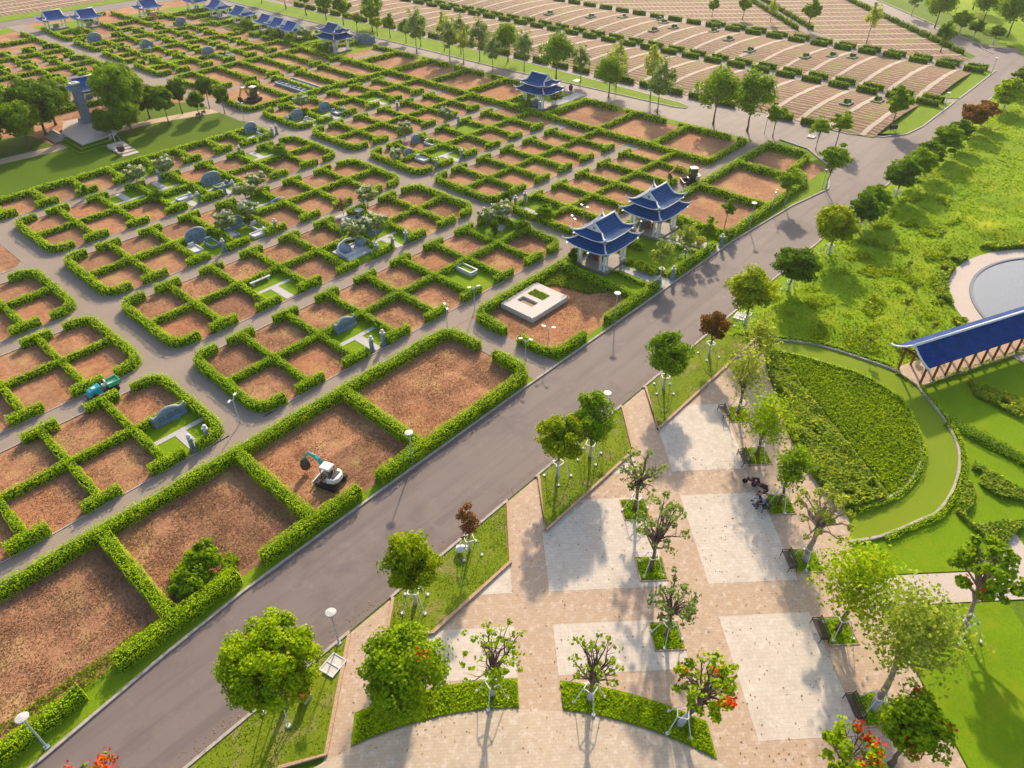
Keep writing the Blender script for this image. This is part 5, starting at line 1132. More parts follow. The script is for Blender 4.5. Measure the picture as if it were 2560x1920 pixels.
for (i, r, sd, bl_, pth) in [(0, 0, 'f', 'l', 1), (2, 0, 'f', 'm', 1), (2, 1, 'f', 'm', 1), (5, 0, 'f', 'm', 0), (5, 1, 'f', 'm', 1), (4, 1, 'f', 'm', 0), (4, 3, 'f', 'm', 1), (3, 3, 'f', 'm', 1), (3, 3, 'b', 'm', 1), (3, 4, 'f', 'm', 0), (2, 2, 'f', 'm', 0), (3, 2, 'f', 'm', 0), (4, 2, 'b', 'm', 1), (6, 3, 'b', 'm', 1), (7, 4, 'f', 'm', 1), (0, 0, 'b', 'r', 2), (7, 0, 'b', 'm', 0), (1, 2, 'f', 'r', 1), (3, 2, 'b', 'r', 0), (0, 4, 'f', 'r', 1), (1, 4, 'f', 'r', 1), (3, 4, 'f', 'r', 1), (2, 3, 'b', 'm', 1)]:
    a0, a1, b0, b1 = cell(i, r, sd, bl_); CELLS.append((a0, a1, b0, b1))
    lc.sheet(rect(a0, a1, b0, b1), .014)
    gate = b0 - .1 if sd == 'f' else b1 + .1
    if pth == 1: tpath((a0 + a1) / 2, gate, (b0 + 3.3) if sd == 'f' else (b1 - 3.3))
lc.sheet(rect(60.1, 79.9, 34.9, 45.8), .012); lc.sheet(rect(100.8, 112.4, 82, 92.5), .012); lc.sheet(rect(70.5, 79.4, 164.6, 170), .014)
lc.sheet(rect(60.0, 68, 57.5, 61.0), .013); lc.sheet(rect(100.8, 113, 143.8, 151), .012); lc.sheet(rect(101, 112, 155, 222), .010); lc.sheet(rect(68, 80, 212.4, 226), .012); lc.sheet(rect(88.8, 100, 210, 222), .012)
tp.sheet(rect(73.9, 75.0, 35.2, 41), .044); tp.sheet(rect(75, 78.4, 34.1, 35.2), .048); tp.sheet([(75.2, 41), (77, 41), (77.6, 34.2), (75.8, 34.2)], .050)
tp.sheet([(64.4, 41.0), (65.4, 41.0), (66.6, 34.2), (64.2, 34.2)], .044)
tp.sheet([(64.2, 61.2), (65.0, 61.2), (63.2, 58.2), (62.4, 58.4)], .046); tp.sheet([(62.2, 58.6), (62.6, 57.8), (66.6, 58.8), (66.4, 59.6)], .054)
tp.sheet(rect(69.2, 70.1, 57, 61.4), .046); tp.sheet(rect(70.1, 71.0, 56.8, 57.6), .046); tp.sheet(rect(107.5, 116.5, 84.9, 87.2), .046)
ST(lc, 'lawn', M['lawn']); ST(tp, 'garden_walk', M['garden_walk'])
# headstone walls with scrolled tops
def scroll_wall(name, label, loc, rz, w=2.7, h=1.5, m='stone', group='scroll-topped headstone walls', base=True, rnd=False):
    g = thing(name, label, 'headstone', loc, rz, group)
    n = 28; top = []
    for i in range(n + 1):
        x = -1 + 2 * i / n; ax = abs(x)
        if rnd: z = h * (.55 + .45 * math.sqrt(max(0, 1 - ax ** 2)))
        else: z = h * (.72 + .28 * math.cos(min(1, ax / .62) * math.pi / 2) ** .8 - (.06 if .62 < ax < .86 else 0)) + (.10 * h if ax > .93 else 0)
        top.append((x * w / 2, z))
    mb = MB(); t = .16
    vs = [(x, -t, z) for x, z in top] + [(x, t, z) for x, z in top] + [(x, -t, 0) for x, z in top] + [(x, t, 0) for x, z in top]; k = n + 1
    fs = []
    for i in range(n):
        fs += [(i, i + 1, k + i + 1, k + i), (2 * k + i, 2 * k + i + 1, i + 1, i), (k + i, k + i + 1, 3 * k + i + 1, 3 * k + i)]
    fs += [(0, k, 3 * k, 2 * k), (n, 2 * k + n, 3 * k + n, k + n)]
    mb.add(vs, fs); mb.build('panel', M[m], g)
    cp = MB(); cp.tube([(x, 0, z + .03) for x, z in top], .075, 6); cp.build('scroll_cap', M['stone_pale'], g)
    if base:
        b = MB(); b.box((0, -.26, .14), (w * .98, .24, .3)); b.box((0, -.42, .06), (w * .5, .12, .14)); b.build('base', M[m], g)
    ins = MB()
    for x in (-w * .25, 0, w * .25): ins.box((x, -t - .012, h * .42), (w * .2, .02, h * .42))
    ins.build('inscription_panel', plain('panel_' + m, (.11, .16, .22), .35), g)
    return g
def gate_post(): 
    g = thing('gate_post', 'x', 'gate post', (0, 0, -50))
    mb = MB(); mb.box((0, 0, .12), (.46, .46, .26)); mb.box((0, 0, .8), (.32, .32, 1.15), taper=.92); mb.build('shaft', M['stone'], g)
    mb = MB(); mb.box((0, 0, 1.42), (.44, .44, .1)); mb.lathe([(.05, 0), (.17, .08), (.20, .19), (.14, .31), (0, .36)], (0, 0, 1.46), 10); mb.build('ball_cap', M['stone_pale'], g)
    return g
gp_ = gate_post(); GG = 'grey gate posts of the grave gardens'
SW = 'scroll-topped headstone walls'
scroll_wall('headstone_wall', 'long blue-grey scroll-topped wall on the lawn plot nearest the camera', (15.6, 54.75, .02), 0, 3.1, 1.35)
scroll_wall('headstone_wall', 'blue-grey scroll-topped wall on a lawn plot three plots right of the first lane', (35.0, 54.75, .02), 0, 2.6, 1.35)
scroll_wall('headstone_wall', 'pale green-grey carved wall behind the round stone table plot', (51.2, 69.75, .02), 0, 2.5, 1.3)
scroll_wall('headstone_wall', 'blue-grey rounded headstone wall with rail on the lawn near the two frangipani gardens', (45.7, 99.9, .02), 0, 2.9, 1.7, rnd=True)
scroll_wall('headstone_wall', 'large slate blue headstone wall with bench niche, left of the dark grave enclosure', (34.8, 84.6, .02), 0, 2.7, 1.8, rnd=True)
scroll_wall('headstone_wall', 'dark headstone with curved top inside the dark grave enclosure', (40.2, 84.6, .02), 0, 2.4, 1.5, rnd=True)
scroll_wall('headstone_wall', 'dark blue peaked headstone at the right end of the memorial lawn hedge', (61.6, 114.7, .02), 0, 2.3, 1.7, rnd=True)
scroll_wall('headstone_wall', 'blue-grey headstone with grave beds, left of two facing the lane end', (71.0, 114.8, .02), 0, 2.4, 1.6, rnd=True)
scroll_wall('headstone_wall', 'blue-grey headstone with grave beds, right of two facing the lane end', (77.0, 114.8, .02), 0, 2.3, 1.6, rnd=True)
scroll_wall('headstone_wall', 'small headstone beside the white blossom shrub', (72.0, 86.4, .02), 0, 1.7, 1.3, rnd=True)
scroll_wall('headstone_wall', 'small headstone behind the white blossom shrub garden', (77.0, 90.2, .02), 0, 1.6, 1.3, rnd=True)
scroll_wall('headstone_wall', 'big dark oval headstone ringed by a round hedge in the upper left', (71.2, 196.6, .02), 0, 3.3, 2.3, rnd=True)
scroll_wall('headstone_wall', 'square dark blue headstone wall with two pale posts in the upper left', (76.6, 181.6, .02), 0, 3.1, 2.2)
scroll_wall('headstone_wall', 'slate headstone beside white grave beds below the joined pavilions', (82.9, 165.6, .02), 0, 2.9, 2.0, rnd=True)
scroll_wall('headstone_wall', 'teal-grey headstone near the top left of centre', (94.0, 198.4, .02), 0, 2.8, 2.0, rnd=True)
scroll_wall('headstone_wall', 'plain pale blue slab wall on the lawn beside the two-tiered far pavilion', (114.0, 148.6, .02), R(-50), 4.6, 2.2)
scroll_wall('headstone_wall', 'low curved stone bench wall on the small lawn by the hedge shrub', (48.0, 86.4, .02), 0, 2.2, .9, group=SW, rnd=True, base=False)
for (a, b, t) in [(14.9, 49.5, 'left post at the nearest lawn plot gate'), (16.4, 49.6, 'right post at the nearest lawn plot gate'), (34.3, 49.5, 'left post at the gate of the third plot past the first lane'), (35.8, 49.5, 'right post at the gate of the third plot past the first lane'), (50.0, 64.5, 'left post at the carved wall garden gate'), (52.2, 64.5, 'right post at the carved wall garden gate'), (47.6, 64.6, 'post before the curved pale tomb'), (44.9, 94.8, 'left post before the rounded headstone with rail'), (46.3, 94.8, 'right post before the rounded headstone with rail'),
                  (40.9, 94.8, 'post at the empty lawn garden near the rounded headstone'), (35.7, 79.5, 'post at the slate blue headstone gate'), (43.1, 79.5, 'post at the dark enclosure gate'), (41.1, 106.4, 'post at the gate of the frangipani lawn plot'), (38.0, 109.6, 'post at the plot gate below the memorial lawn'), (54.4, 106.4, 'post at the garden gate by the domed shrub'), (62.8, 110.0, 'left post by the peaked headstone at the lane'), (64.0, 110.6, 'right post by the peaked headstone at the lane'), (68.0, 113.0, 'left post before the two blue-grey headstones'), (77.6, 109.8, 'right post before the two blue-grey headstones'),
                  (71.5, 79.4, 'left post at the white blossom shrub garden'), (76.9, 79.4, 'right post at the white blossom shrub garden'), (88.0, 91.2, 'post beside the angular lawn plot toward the boulevard'), (86.0, 105, 'post at the garden behind the angular lawn plot'), (71.2, 61.2, 'post at the lawn plot right of the second lane'), (69.2, 61.2, 'second post at the lawn plot right of the second lane'), (63.2, 61.2, 'blue-grey post at the angled-path garden'), (63.6, 34.6, 'left post at the left pavilion garden entrance'), (66.6, 34.6, 'right post at the left pavilion garden entrance'), (77.6, 34.4, 'post at the right pavilion garden entrance'), (75.0, 176.5, 'left pale post before the square dark headstone'), (78.4, 176.5, 'right pale post before the square dark headstone')]:
    put(gp_, (a, b, .02), 1.0, 0, 'grey ball-topped post, ' + t, GG)
# graves and tombs
def grave_frame(label, loc, rz=0, L=2.2, w=1.2, m='stone', bed='lawn', hs=.8, h=.35):
    g = thing('grave', label, 'grave', loc, rz, 'framed graves')
    f = MB()
    for x, y, dx, dy in ((0, w / 2, L, .14), (0, -w / 2, L, .14), (L / 2, 0, .14, w - .14), (-L / 2, 0, .14, w - .14)): f.box((x, y, h / 2), (dx, dy, h))
    f.build('frame', M[m], g); MB().box((0, 0, h * .35), (L - .16, w - .16, h * .6)).build('bed', M[bed], g)
    s = MB(); s.box((L / 2 - .1, 0, hs / 2 + .05), (.16, w * .7, hs)); s.build('headstone', M[m], g); return g
grave_frame('open pale grey grave trough standing alone on the lawn near the left large pavilion', (52.1, 54.0 - .2, .02), R(90), 2.6, 1.1, 'stone_pale', 'lawn', .5, .5)
for i, (a, b, rz, lab) in enumerate([(38.6, 82.6, 90, 'dark grave bed in the left part of the dark enclosure'), (42.0, 82.0, 90, 'grave bed in the right part of the dark enclosure'), (41.0, 80.2, 0, 'stepped stone bed at the dark enclosure gate'), (35.6, 82.2, 90, 'grave with lawn bed before the slate blue headstone'), (33.4, 82.4, 90, 'narrow stone bed before the slate blue headstone'), (71.6, 111.8, 90, 'grave bed before the left of the two blue-grey headstones'), (77.4, 111.8, 90, 'grave bed before the right of the two blue-grey headstones'), (62.4, 112.4, 90, 'grave with blue vases before the peaked headstone'), (40.2, 97.6, 0, 'blue stone grave on the lawn left of the rounded headstone'), (46.0, 97.6, 0, 'rail-edged grave before the rounded headstone'), (72.4, 83.6, 90, 'grave bed by the white blossom shrub'), (78.0, 87.6, 90, 'grave bed behind the white blossom shrub garden'), (84.0, 163, 90, 'white grave bed below the joined pavilions, left'), (86.4, 162.6, 90, 'white grave bed below the joined pavilions, right')]):
    grave_frame(lab, (a, b, .03), R(rz), 2.0, 1.1, 'stone_pale' if i % 3 else 'stone', 'lawn' if i % 2 else 'stone_pale', .7, .38)
# pale curved tomb
g = thing('curved_tomb', 'pale curved tomb with grey dome and low steps under the two white frangipani', 'tomb', (46.6, 67.6, .02))
mb = MB(); mb.box((0, 0, .08), (4.6, 3.4, .18)); mb.box((0, .3, .24), (3.8, 2.4, .16)); mb.build('steps', M['stone_pale'], g)
for x in (-1.2, 1.2):
    mb = MB(); mb.lathe([(.75, 0), (.72, .35), (.5, .75), (.2, .95), (0, 1.0)], (x, .4, .3), 14); mb.build('dome', M['stone'], g)
mb = MB(); mb.tube([(-2.2, -1.2, .3), (-2.1, .8, .5), (-1.2, 1.6, .75), (0, 1.8, .9), (1.2, 1.6, .75), (2.1, .8, .5), (2.2, -1.2, .3)], .16, 8); mb.build('armrest_wall', M['stone_pale'], g, smooth=True)
# white bench slab, round table, raw concrete slab
g = thing('stone_bench', 'long pale stone bench slab at the back of an empty lawn plot', 'bench', (34.4, 69.6, .02)); MB().box((0, 0, .42), (2.6, .3, .12)).build('seat', M['stone_pale'], g)
for x in (-1, 1): MB().box((x, 0, .18), (.25, .26, .36)).build('support', M['stone_pale'], g)
g = thing('stone_table', 'round stone table with stools in a tiled garden plot', 'table', (53.4, 75.4, .03)); mb = MB(); mb.lathe([(.25, 0), (.18, .3), (.2, .62), (.62, .66), (.62, .74)], (0, 0, 0), 16); mb.build('table', M['stone_pale'], g)
for k in range(5):
    a = R(72 * k); mb = MB(); mb.lathe([(.14, 0), (.2, .2), (.16, .4), (.16, .42)], (math.cos(a) * 1.1, math.sin(a) * 1.1, 0), 10); mb.build('stool', M['wood'], g)
MBt = MB(); MBt.sheet(rect(50.8, 55.2, 73.2, 77.4), .022); ST(MBt, 'garden_walk', M['garden_walk'])
g = thing('concrete_slab', 'pale raw concrete tomb slab with a wooden hatch and a grass-filled opening', 'tomb slab', (51.9, 43.05, 0))
mb = MB(); sx, sy = 3.0, 2.3
for x0, x1, y0, y1 in ((-sx, sx, 1.45, sy), (-sx, sx, -sy, -.75), (-sx, -1.35, -.75, 1.45), (.02 - .25, .45, -.75, 1.45), (1.75, sx, -.75, 1.45)): mb.box(((x0 + x1) / 2, (y0 + y1) / 2, .28), (x1 - x0, y1 - y0, .62))
mb.build('slab', M['slab'], g)
mb = MB(); mb.box((1.1, .35, .36), (1.28, 2.18, .5)); mb.build('grass_infill', M['lawn'], g)
V = rng.uniform(-1, 1, (500, 3)); P = V * np.array([.6, 1.05, .03]) + np.array([1.1, .35, .64]); q = cards(P, np.tile([0, 0, 1.], (500, 1)), np.full(500, .12)); o = np_mesh('grass_tufts', q, quadF(500), [M['turf_blade']], None, g); o["kind"] = "stuff"
mb = MB()
for k in range(8): mb.box((-.79, -.6 + k * .272, .30), (1.1, .24, .08))
mb.build('wooden_hatch', plain('pale_boards', (.30, .20, .12), .85, var=.25, scale=3), g)
mb = MB()
for x in (-2.85, 2.85):
    for y in (-2.3, 2.3): mb.tube([(x, y, .55), (x, y, .75)], .04, 5)
mb.build('rebar', M['dark'], g)
# grave field with small blue-grey slabs
g = thing('grave_plot', 'walled plot with small blue-grey slabs in rows near the orange excavator', 'grave plot', (82.6, 130.6, .0))
mb = MB()
for x, y, dx, dy in ((0, 5.3, 4.4, .25), (0, -5.3, 4.4, .25), (2.1, 0, .25, 10.4), (-2.1, 0, .25, 10.4)): mb.box((x, y, .25), (dx, dy, .5))
mb.build('wall', M['stone'], g); MB().box((0, 0, .06), (4, 10.3, .14)).build('floor', M['stone_pale'], g)
for i in range(7):
    for j in (-1, 1): MB().box((j * .95, -4.3 + i * 1.4, .25), (.9, .7, .35)).build('slab', M['stone'], g)
g = thing('urn', 'orange stone urn on a stand beside the upper pavilion', 'urn', (92.6, 209.6, .02)); mb = MB(); mb.lathe([(.5, 0), (.4, .3), (.45, .8), (.8, 1.4), (.65, 1.9), (.7, 2.1)], (0, 0, 0), 12); mb.build('vase', plain('orange_urn', (.45, .2, .08), .6), g); MB().box((0, 0, .05), (1.2, 1.2, .12)).build('stand', M['stone_pale'], g)
# --- lamps
lp = thing('street_lamp', 'x', 'lamp', (0, 0, -50))
mb = MB(); mb.tube([(0, 0, .05), (0, 0, 3.3)], [.06, .045], 8); mb.build('pole', M['pole'], lp)
mb = MB(); mb.box((0, 0, .04), (.3, .3, .1)); mb.build('base', M['pole'], lp)
mb = MB(); mb.lathe([(.05, 3.25), (.32, 3.38), (.36, 3.42), (.33, 3.47), (.0, 3.5)], (0, 0, 0), 20); mb.build('disc_head', plain('lamp_disc', (.46, .44, .41), .5), lp)
GLm = 'disc-headed street lamps'
for a, b, t in [(-3.4, 32.9, 'at the lower left edge beside the road'), (11.9, 25.7, 'beside the metal pit frame and the largest round tree'), (26.2, 34.5, 'in the hedge of the excavator lot'), (55.0, 34.5, 'in front of the slab lot by the pavilion garden'), (40.9, 25.6, 'behind the touching pair of trees'), (84.9, 34.3, 'at the corner of the brown lot right of the pavilions'), (151.4, 30.2, 'at the terrace corner by the middle walk'), (183.3, 30.2, 'at the terrace corner by the upper road'), (-6, 25.4, 'just out at the bottom left road side')][:8]:
    put(lp, (a, b, .02), 1, 0, 'disc-headed street lamp ' + t, GLm)
lp2 = thing('twin_lamp', 'x', 'lamp', (0, 0, -50))
mb = MB(); mb.tube([(0, 0, .0), (0, 0, 2.8)], [.05, .035], 8); mb.build('pole', M['pole'], lp2)
for s in (-1, 1):
    mb = MB(); mb.tube([(0, 0, 2.55), (s * .25, 0, 2.9), (s * .42, 0, 2.95)], .025, 5); mb.box((s * .5, 0, 2.95), (.36, .2, .07)); mb.build('spotlight', M['steel'], lp2)
for a, b, t in [(46.0, 36.3, 'at the rounded hedge corner of the slab lot'), (41.9, 46.5, 'at the lane corner beside the large brown lot'), (46.6, 47.1, 'at the lane corner behind the slab lot'), (42.9, 36.6, 'at the lane mouth onto the road'), (103.6, 32.4, 'on the verge at the junction, right one'), (91.4, 34.3, 'on the verge before the middle brown lot'), (119.6, 49.3, 'on the boulevard kerb near the corner trees'), (70.6, 50.6, 'in the plot right of the second lane'), (67.0, 49.6, 'at the corner where the second lane meets the front path'), (64.5, 121.6, 'at the lane junction by the memorial lawn'), (19.4, 49.6, 'at the bend beside the nearest lawn plot'), (118.8, 72, 'on the boulevard kerb before the square lots')]:
    put(lp2, (a, b, .02), 1, a, 'slim twin-spotlight post ' + t, 'twin spotlight posts')
# --- benches on the plaza
bn = thing('park_bench', 'x', 'bench', (0, 0, -50))
mb = MB()
for k in range(7): mb.box((0, -.22 + k * .072, .44), (1.5, .05, .03))
mb.build('seat', M['dark'], bn)
mb = MB(); mb.bar((-.75, .3, .86), (.75, .3, .86), .05, .05); mb.bar((-.75, .26, .55), (.75, .26, .55), .04, .04)
for k in range(16): x = -.7 + k * 1.4 / 15; mb.bar((x, .265, .54), (x, .30, .85), .018, .018)
mb.build('backrest', M['dark'], bn)
for s in (-1, 1):
    mb = MB(); x = s * .75; mb.tube([(x, -.3, 0), (x, -.24, .3), (x, -.25, .62)], .03, 6); mb.tube([(x, .38, 0), (x, .27, .42), (x, .31, .88)], .03, 6); mb.tube([(x, -.3, .62), (x, 0, .64), (x, .3, .62)], .028, 6); mb.bar((x, -.25, .42), (x, .27, .42), .04, .05); mb.build('armrest_leg', M['dark'], bn)
GBn = 'dark metal plaza benches'
for s, d, t in [(20.4, 21.6, 'nearest the bottom edge, half under the red-blossom tree'), (25.6, 21.6, 'second from the camera'), (31.2, 21.6, 'third from the camera beside the half-bare tree'), (36.75, 21.55, 'carrying the two seated people'), (41.7, 21.6, 'just above the parked motorbikes'), (47.5, 21.6, 'farthest, at the end of the row')]:
    x, y = SD(s, d); put(bn, (x, y, .02), 1, R(-45 + 90 + 180 + 0), 'dark slatted metal bench ' + t, GBn)
# red fire cabinet, sack, pit frames, sign
g = thing('fire_cabinet', 'small red metal cabinet with sloped lid on the lawn under the largest round tree', 'cabinet', (8.25, 24.15, .06), R(15)); mb = MB(); mb.box((0, 0, .55), (.55, .38, .62)); mb.add([(-.3, -.22, .87), (.3, -.22, .87), (.3, .22, .97), (-.3, .22, .97), (-.3, -.22, .84), (.3, -.22, .84), (.3, .22, .84), (-.3, .22, .84)], [(0, 1, 2, 3), (4, 5, 1, 0), (5, 6, 2, 1), (6, 7, 3, 2), (7, 4, 0, 3)]); mb.build('box', M['red'], g)
mb = MB(); mb.box((0, 0, .12), (.62, .44, .26)); mb.build('plinth', M['stone_pale'], g); MB().box((0, -.195, .52), (.44, .012, .48)).build('door', plain('dark_red_paint', (.36, .012, .014), .4), g)
g = thing('white_sack', 'tied white sack slumped on the lawn beside the withered tree', 'sack', (22.4, 25.0, .06), R(40)); mb = MB(); mb.lathe([(.22, 0), (.27, .12), (.26, .45), (.2, .62), (.08, .7), (.11, .78), (.14, .84)], (0, 0, 0), 14); o = mb.build('bag', M['cloth_white'], g, smooth=True); o.rotation_euler = (R(62), 0, 0); o.location = (0, .3, .22); MB().box((0, -.38, .34), (.1, .1, .06)).build('tie', M['steel'], g)
for a, b, rz, t in [(10.7, 25.3 - .6, 12, 'beside the lamp near the largest round tree'), (64.6, 24.9, 10, 'beside the yellow-green meadow tree'), (123.2, 42.6, 5, 'in the road surface at the junction'), (122.8, 92.0, 0, 'on the median behind the double-roofed pavilion')]:
    g = thing('pit_cover', 'square pale concrete utility pit cover ' + t, 'pit cover', (a, b, .06), R(rz), 'utility pit covers'); MB().box((0, 0, .03), (1.25, 1.0, .08)).build('lid', M['slab'], g)
    mb = MB()
    for x, y, dx, dy in ((0, .52, 1.37, .06), (0, -.52, 1.37, .06), (.655, 0, .06, .98), (-.655, 0, .06, .98), (0, 0, .05, .98)): mb.box((x, y, .06), (dx, dy, .1))
    mb.build('frame', M['steel'], g)
g = thing('sign_board', 'small dark sign board in front of the hedge at the terrace corner', 'sign', (134.6, 33.2, .06), R(-30)); MB().box((0, 0, .8), (1.5, .08, .7)).build('board', M['cloth_dark'], g)
for x in (-.6, .6): MB().box((x, 0, .3), (.08, .08, .6)).build('post', M['pole'], g)
g = thing('red_urn', 'dark red incense urn at the end of the walk by the boulevard pavilion', 'urn', (116.4, 88.6, .03)); mb = MB(); mb.lathe([(.35, 0), (.28, .2), (.42, .7), (.42, 1.0), (.2, 1.15), (.05, 1.5)], (0, 0, 0), 10); mb.build('bowl', plain('dark_red', (.15, .02, .02), .6), g); MB().box((0, 0, .04), (.9, .9, .1)).build('stand', M['stone_pale'], g)
g = thing('water_jar', 'dark round jar on a stand on the lawn below the steps', 'jar', (42.4, 121.3, .04)); mb = MB(); mb.lathe([(.3, .35), (.55, .6), (.6, 1.0), (.5, 1.25), (.55, 1.3), (.4, 1.28)], (0, 0, 0), 14); mb.build('pot', M['dark'], g)
for k in range(3): a = R(120 * k); mb = MB(); mb.tube([(math.cos(a) * .4, math.sin(a) * .4, 0), (math.cos(a) * .3, math.sin(a) * .3, .45)], .04, 5); mb.build('leg', M['pole'], g)
# litter heap in the littered lot
g = thing('litter_heap', 'small heap of blue and white rubbish behind the roadside hedge', 'rubbish', (8.0, 35.9, 0)); cols = ['cloth_white', 'cloth_blue', 'wood', 'cream']
for k in range(4):
    mb = MB()
    for j in range(6): mb = MB(); mb.box((random.uniform(-1.1, 1.1), random.uniform(-.35, .5), random.uniform(.05, .25)), (random.uniform(.12, .4), random.uniform(.1, .3), random.uniform(.05, .2)), random.uniform(0, 3)); mb.build(['bag', 'rag', 'board', 'carton'][k], M[cols[k]], g)
# ================================================================ GRASS, GROUND COVER (nobody could count these)
def scatter(name, label, cat, poly, n, mat, size, hmin, hmax, zf=lambda x, y: 0.0, keep=None, up=1.0, jit=.9, dens_by_dist=False):
    P = np.array(poly); x0, y0 = P.min(0); x1, y1 = P.max(0); pts, sz = [], []; tries = 0
    while len(pts) < n and tries < n * 30:
        tries += 1
        x, y = random.uniform(x0, x1), random.uniform(y0, y1)
        if not inpoly(x, y, poly): continue
        d = dist_cam(x, y)
        if dens_by_dist and random.random() > min(1, (62 / d) ** 2): continue
        if keep and not keep(x, y): continue
        pts.append((x, y, zf(x, y) + random.uniform(hmin, hmax))); sz.append(size * max(1, d / 70))
    q = cards(np.array(pts), np.tile([0, 0, up], (len(pts), 1)), np.array(sz), jit)
    o = np_mesh(name, q, quadF(len(pts)), [M[mat]], None); tag(o, label, cat, None, 'stuff'); return o
cl = lambda x, y, s=.35: mn.noise(Vector((x * s, y * s, 1.7)))
scatter('meadow_grass', 'tall uneven bright green meadow grass between the road, the pond and the hall', 'grass', MEAD, 110000, 'grass_blade', .15, .0, .14, mead_h, lambda x, y: y < 25 and math.hypot(x - PC[0], y - PC[1]) > 16.3 and cl(x, y) > random.uniform(-.75, .2), jit=1.0, dens_by_dist=True)
weeds = leafmat('meadow_weed', (.12, .23, .001), (.34, .45, .004), (.48, .42, .02), .04, .5, .4); M['weed'] = weeds
scatter('meadow_weeds', 'clumps of leafy weeds and low bushes scattered in the meadow', 'weeds', [(62.5, 22), (110, 22), (110, 12), (96, 13), (88, 12), (80, 9.5), (78, 4), (67, 8), (66, 14), (63.5, 20)], 7000, 'weed', .16, .03, .3, mead_h, lambda x, y: cl(x, y, .42) > .22 and math.hypot(x - PC[0], y - PC[1]) > 16.4, up=.7, jit=1.0)
scatter('pond_border_plants', 'yellow-green leafy border plants around the pond rim', 'plants', [(PC[0] + r * math.cos(R(t)), PC[1] + r * math.sin(R(t))) for r, ts in ((16.2, range(40, 150, 5)), (17.5, range(145, 35, -5))) for t in ts], 6500, 'shrub_leaf', .24, .0, .55, lambda x, y: .05, lambda x, y: cl(x, y, .5) > -.25)
INp = INNs + [(59.4, 19.4), (56.8, 17.7), (53.9, 15.0), (50.8, 13.1), (47.6, 10.1), (45.2, 6.7)]
DA, DB = (59.6, 16.5), (50.2, 4.6)            # ditch line through the bed
side = lambda x, y: (DB[0] - DA[0]) * (y - DA[1]) - (DB[1] - DA[1]) * (x - DA[0])
dl = math.dist(DA, DB)
scatter('bed_shrubs', 'pale green leafy shrubs filling the plaza side of the planted bed', 'shrubs', INp, 26000, 'shrub_leaf', .22, .05, .62, lambda x, y: .3 * max(0, cl(x, y, .8)), lambda x, y: side(x, y) / dl < -.9 and cl(x, y, .75) > -.42, up=.8)
scatter('bed_ground_cover', 'yellowish low ground cover on the ramp side of the planted bed', 'ground cover', INp, 20000, 'grass_blade', .17, .02, .22, lambda x, y: .04, lambda x, y: side(x, y) / dl > -.35 or (side(x, y) / dl < -.6 and cl(x, y, .75) < -.1), up=.8)
scatter('lawn_shrub_strip', 'strip of light green leafy plants on the shaded lawn beside the hall', 'plants', [(68.9, 3.4), (66.8, 2.3), (66.0, -1.9), (68.9, -3.5)], 3600, 'shrub_leaf', .18, .05, .45, lambda x, y: .03, lambda x, y: cl(x, y, .9) > -.3)
scatter('lawn_shrub_patch', 'loose patch of light shrubs on the lawn beside the turf ramp', 'plants', [(50.5, -.6), (57.2, -.2), (56, -5.5), (48.5, -4.2)], 6500, 'shrub_leaf', .19, .03, .4, lambda x, y: .03, lambda x, y: cl(x, y, .5) > -.05)
for i, p in enumerate(ISL):
    q = [(max(-6, x), y) for x, y in p]; q = [(x + (np.mean([a for a, b in q]) - x) * .02, y + (np.mean([b for a, b in q]) - y) * .03) for x, y in q]
    scatter('lawn_grass', ['short patchy grass on the nearest lawn island under the largest round tree', 'short grass on the lawn island of the withered tree', 'short grass on the lawn island of the touching pair of trees', 'short grass on the long lawn wedge of the small orange tree'][i], 'grass', q, [6000, 4500, 4200, 4000][i], 'turf_blade', .085, -.02, .025, lambda x, y: .06, lambda x, y: cl(x, y, .6) > random.uniform(-.8, .5))
bedp = [[ringpt(RC + .15, d0 + (d1 - d0) * i / 10) for i in range(11)] + [ringpt(23.85, d1 + (d0 - d1) * i / 10) for i in range(11)] for d0, d1 in ((-8.0, 1.6), (4.3, 12.6))]
for i, p in enumerate(bedp): scatter('bed_grass', 'dense green planting in the flower bed %s of the tan walk by the round plaza' % ['left', 'right'][i], 'plants', p, 4500, 'leaf_bright', .13, -.03, .12, lambda x, y: .05)
for i, (s, d) in enumerate(PLANT): scatter('planter_grass', 'dark green planting in the ' + ['middle left', 'near left', 'far left', 'nearest right', 'second right', 'third right', 'fourth right', 'fifth right', 'last right'][i] + ' planting square of the plaza', 'plants', sdrect(s - .92, s + .92, d - .88, d + .88), 700 if i not in (3, 4, 5) else 300, 'leaf_bright', .13, -.03, .14, lambda x, y: .05)
def dry(poly, n, lab, size=.085): scatter('dry_grass', lab, 'dry grass', poly, n, 'straw', size, .0, .05, lambda x, y: .0, lambda x, y: cl(x, y, .55) > random.uniform(-.5, .55) and not any(c[0] - .1 < x < c[1] + .1 and c[2] - .1 < y < c[3] + .1 for c in CELLS), up=.8, jit=.7)
dry(rect(-12, 5, 35.6, 45.2), 20000, 'dry straw-coloured grass in the nearest brown roadside lot'); dry(rect(6.3, 16.2, 35.6, 45.2), 15000, 'dry brown weeds in the littered roadside lot'); dry(rect(17.5, 27.2, 35.6, 45.2), 7000, 'sparse dry grass in the lot with the teal excavator'); dry(rect(28.4, 40.8, 35.6, 45.2), 11000, 'dry brown grass in the roadside lot with the rounded corner'); dry(rect(46, 59.5, 35.6, 45.2), 5000, 'sparse dry grass around the concrete slab')
dry(rect(-10, 17.4, 49.6, 60.8), 14000, 'dry grass tufts in the small plots left of the first lane'); dry(rect(21.8, 63.8, 49.6, 60.8), 15000, 'dry grass tufts in the front plots between the lanes'); dry(rect(21.8, 63.8, 64.8, 75.8), 9000, 'dry grass tufts in the second row plots between the lanes')
